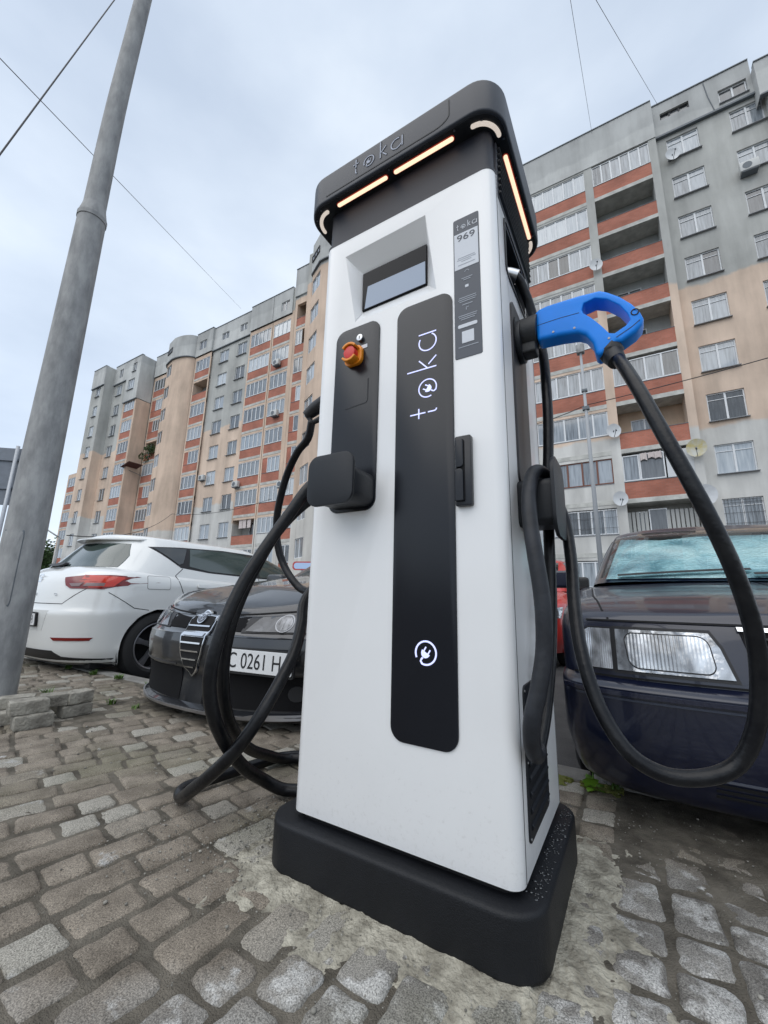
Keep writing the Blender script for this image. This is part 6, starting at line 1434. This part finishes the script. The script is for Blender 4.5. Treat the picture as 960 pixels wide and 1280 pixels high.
for x, w_, h_ in ((-.32, .30, .42), (.02, .28, .34), (.32, .30, .40)):
    V = []; F = []
    for j in range(5):
        for i in range(7): V.append((x - w_ / 2 + w_ * i / 6, -.01 + .03 * math.sin(i * 2.1 + j), -h_ * j / 4 * (1 - .18 * math.sin(math.pi * i / 6))))
    for j in range(4):
        for i in range(6): F.append((j * 7 + i, j * 7 + i + 1, (j + 1) * 7 + i + 1, (j + 1) * 7 + i))
    obj('cloth', mesh_of(V, F, cloth_m, True), wl_)
wl2 = thing('clothes_line', 'washing hung in the open second floor balcony of the long block', 'clothes line', (-29.7, 23.8, 7.6))
for x in (-.5, .0, .6): obj('cloth', MB().box(x - .22, x + .22, -.02, .02, -.8, 0, cloth_m).mesh(), wl2)
obj('cord', MB().tube([(-1.2, 0, 0), (1.2, 0, 0)], .012, cap_m, 6).mesh(), wl2)

# ------------------------------------------------------------------ foliage: balcony plant, far trees
fol = M('foliage', (.045, .085, .025), rough=.7, island=.5)
def crown(n, rx, ry, rz, leaf, seed, mat=fol):
    rr = random.Random(seed); V = []; F = []
    cl_ = [(Vector((rr.gauss(0, .45) * rx, rr.gauss(0, .45) * ry, rr.gauss(0, .42) * rz)), rr.uniform(.25, .5)) for _ in range(max(6, n // 60))]
    for _ in range(n):
        c, s = rr.choice(cl_); d = Vector((rr.gauss(0, 1), rr.gauss(0, 1), rr.gauss(0, 1))).normalized() * s * rr.uniform(.6, 1)
        p = c + Vector((d.x * rx, d.y * ry, d.z * rz)); a = Vector((rr.gauss(0, 1), rr.gauss(0, 1), rr.gauss(0, .6))).normalized() * leaf; b_ = a.orthogonal().normalized() * leaf * .6; o = len(V)
        V.extend([p - a, p + b_, p + a, p - b_]); F.append((o, o + 1, o + 2, o + 3))
    return mesh_of(V, F, mat)
pt = thing('balcony_plant', 'dark green climbing plant filling a high balcony near the round bay of the long block', 'plant', (-47.4, 23.6, 17.4))
obj('foliage', crown(700, 1.5, .5, 1.0, .09, 3), pt); obj('stem', MB().tube([(0, 0, -1.1), (.1, 0, 0), (.5, 0, .6)], .03, cap_m, 6).mesh(), pt)
aw_ = thing('awning', 'dark sheet awning jutting over a balcony below the climbing plant', 'awning', (-49.0, 23.2, 15.2))
obj('sheet', MB().prism([(-1.0, 0.02), (.8, .42), (.8, .46), (-1.0, .06)], -1.2, .4, 'y', M('awning_sheet', (.10, .04, .035), rough=.7)).mesh(), aw_); obj('strut', MB().tube([(-.9, -1.1, .05), (.2, .7, -.7)], .03, cap_m, 6).mesh(), aw_)
bark = M('bark', (.07, .055, .04), rough=.9, var=.3)
for i, (x, y, h_, rad, lab) in enumerate(((-138, 50, 14, 6.5, 'far dark green tree between the lamp post and the white car'), (-146, 46, 13, 6, 'far tree showing just right of the lamp post'), (-128, 41, 12, 6, 'far tree hidden mostly by the lamp post'), (-150, 36, 13, 7, 'far tree at the left frame edge'), (-132, 33, 11, 6, 'lower far tree at the left frame edge'), (-160, 60, 13, 7, 'far tree low behind the white car roof'))):
    t = thing('tree', lab, 'tree', (x, y, -.3), 0, 'far trees beyond the street'); tp = MB()
    tp.tube([(0, 0, 0), (.1, 0, h_ * .3), (0, .2, h_ * .6)], [.4, .3, .15], bark, 8)
    for a in (0, 2, 4): tp.tube([(0, 0, h_ * .35), (math.cos(a) * 2, math.sin(a) * 2, h_ * .6)], [.18, .06], bark, 6)
    obj('trunk', tp.mesh(), t); obj('crown', crown(2600, rad, rad, h_ * .42, .42, 20 + i), t, (0, 0, h_ * .58))
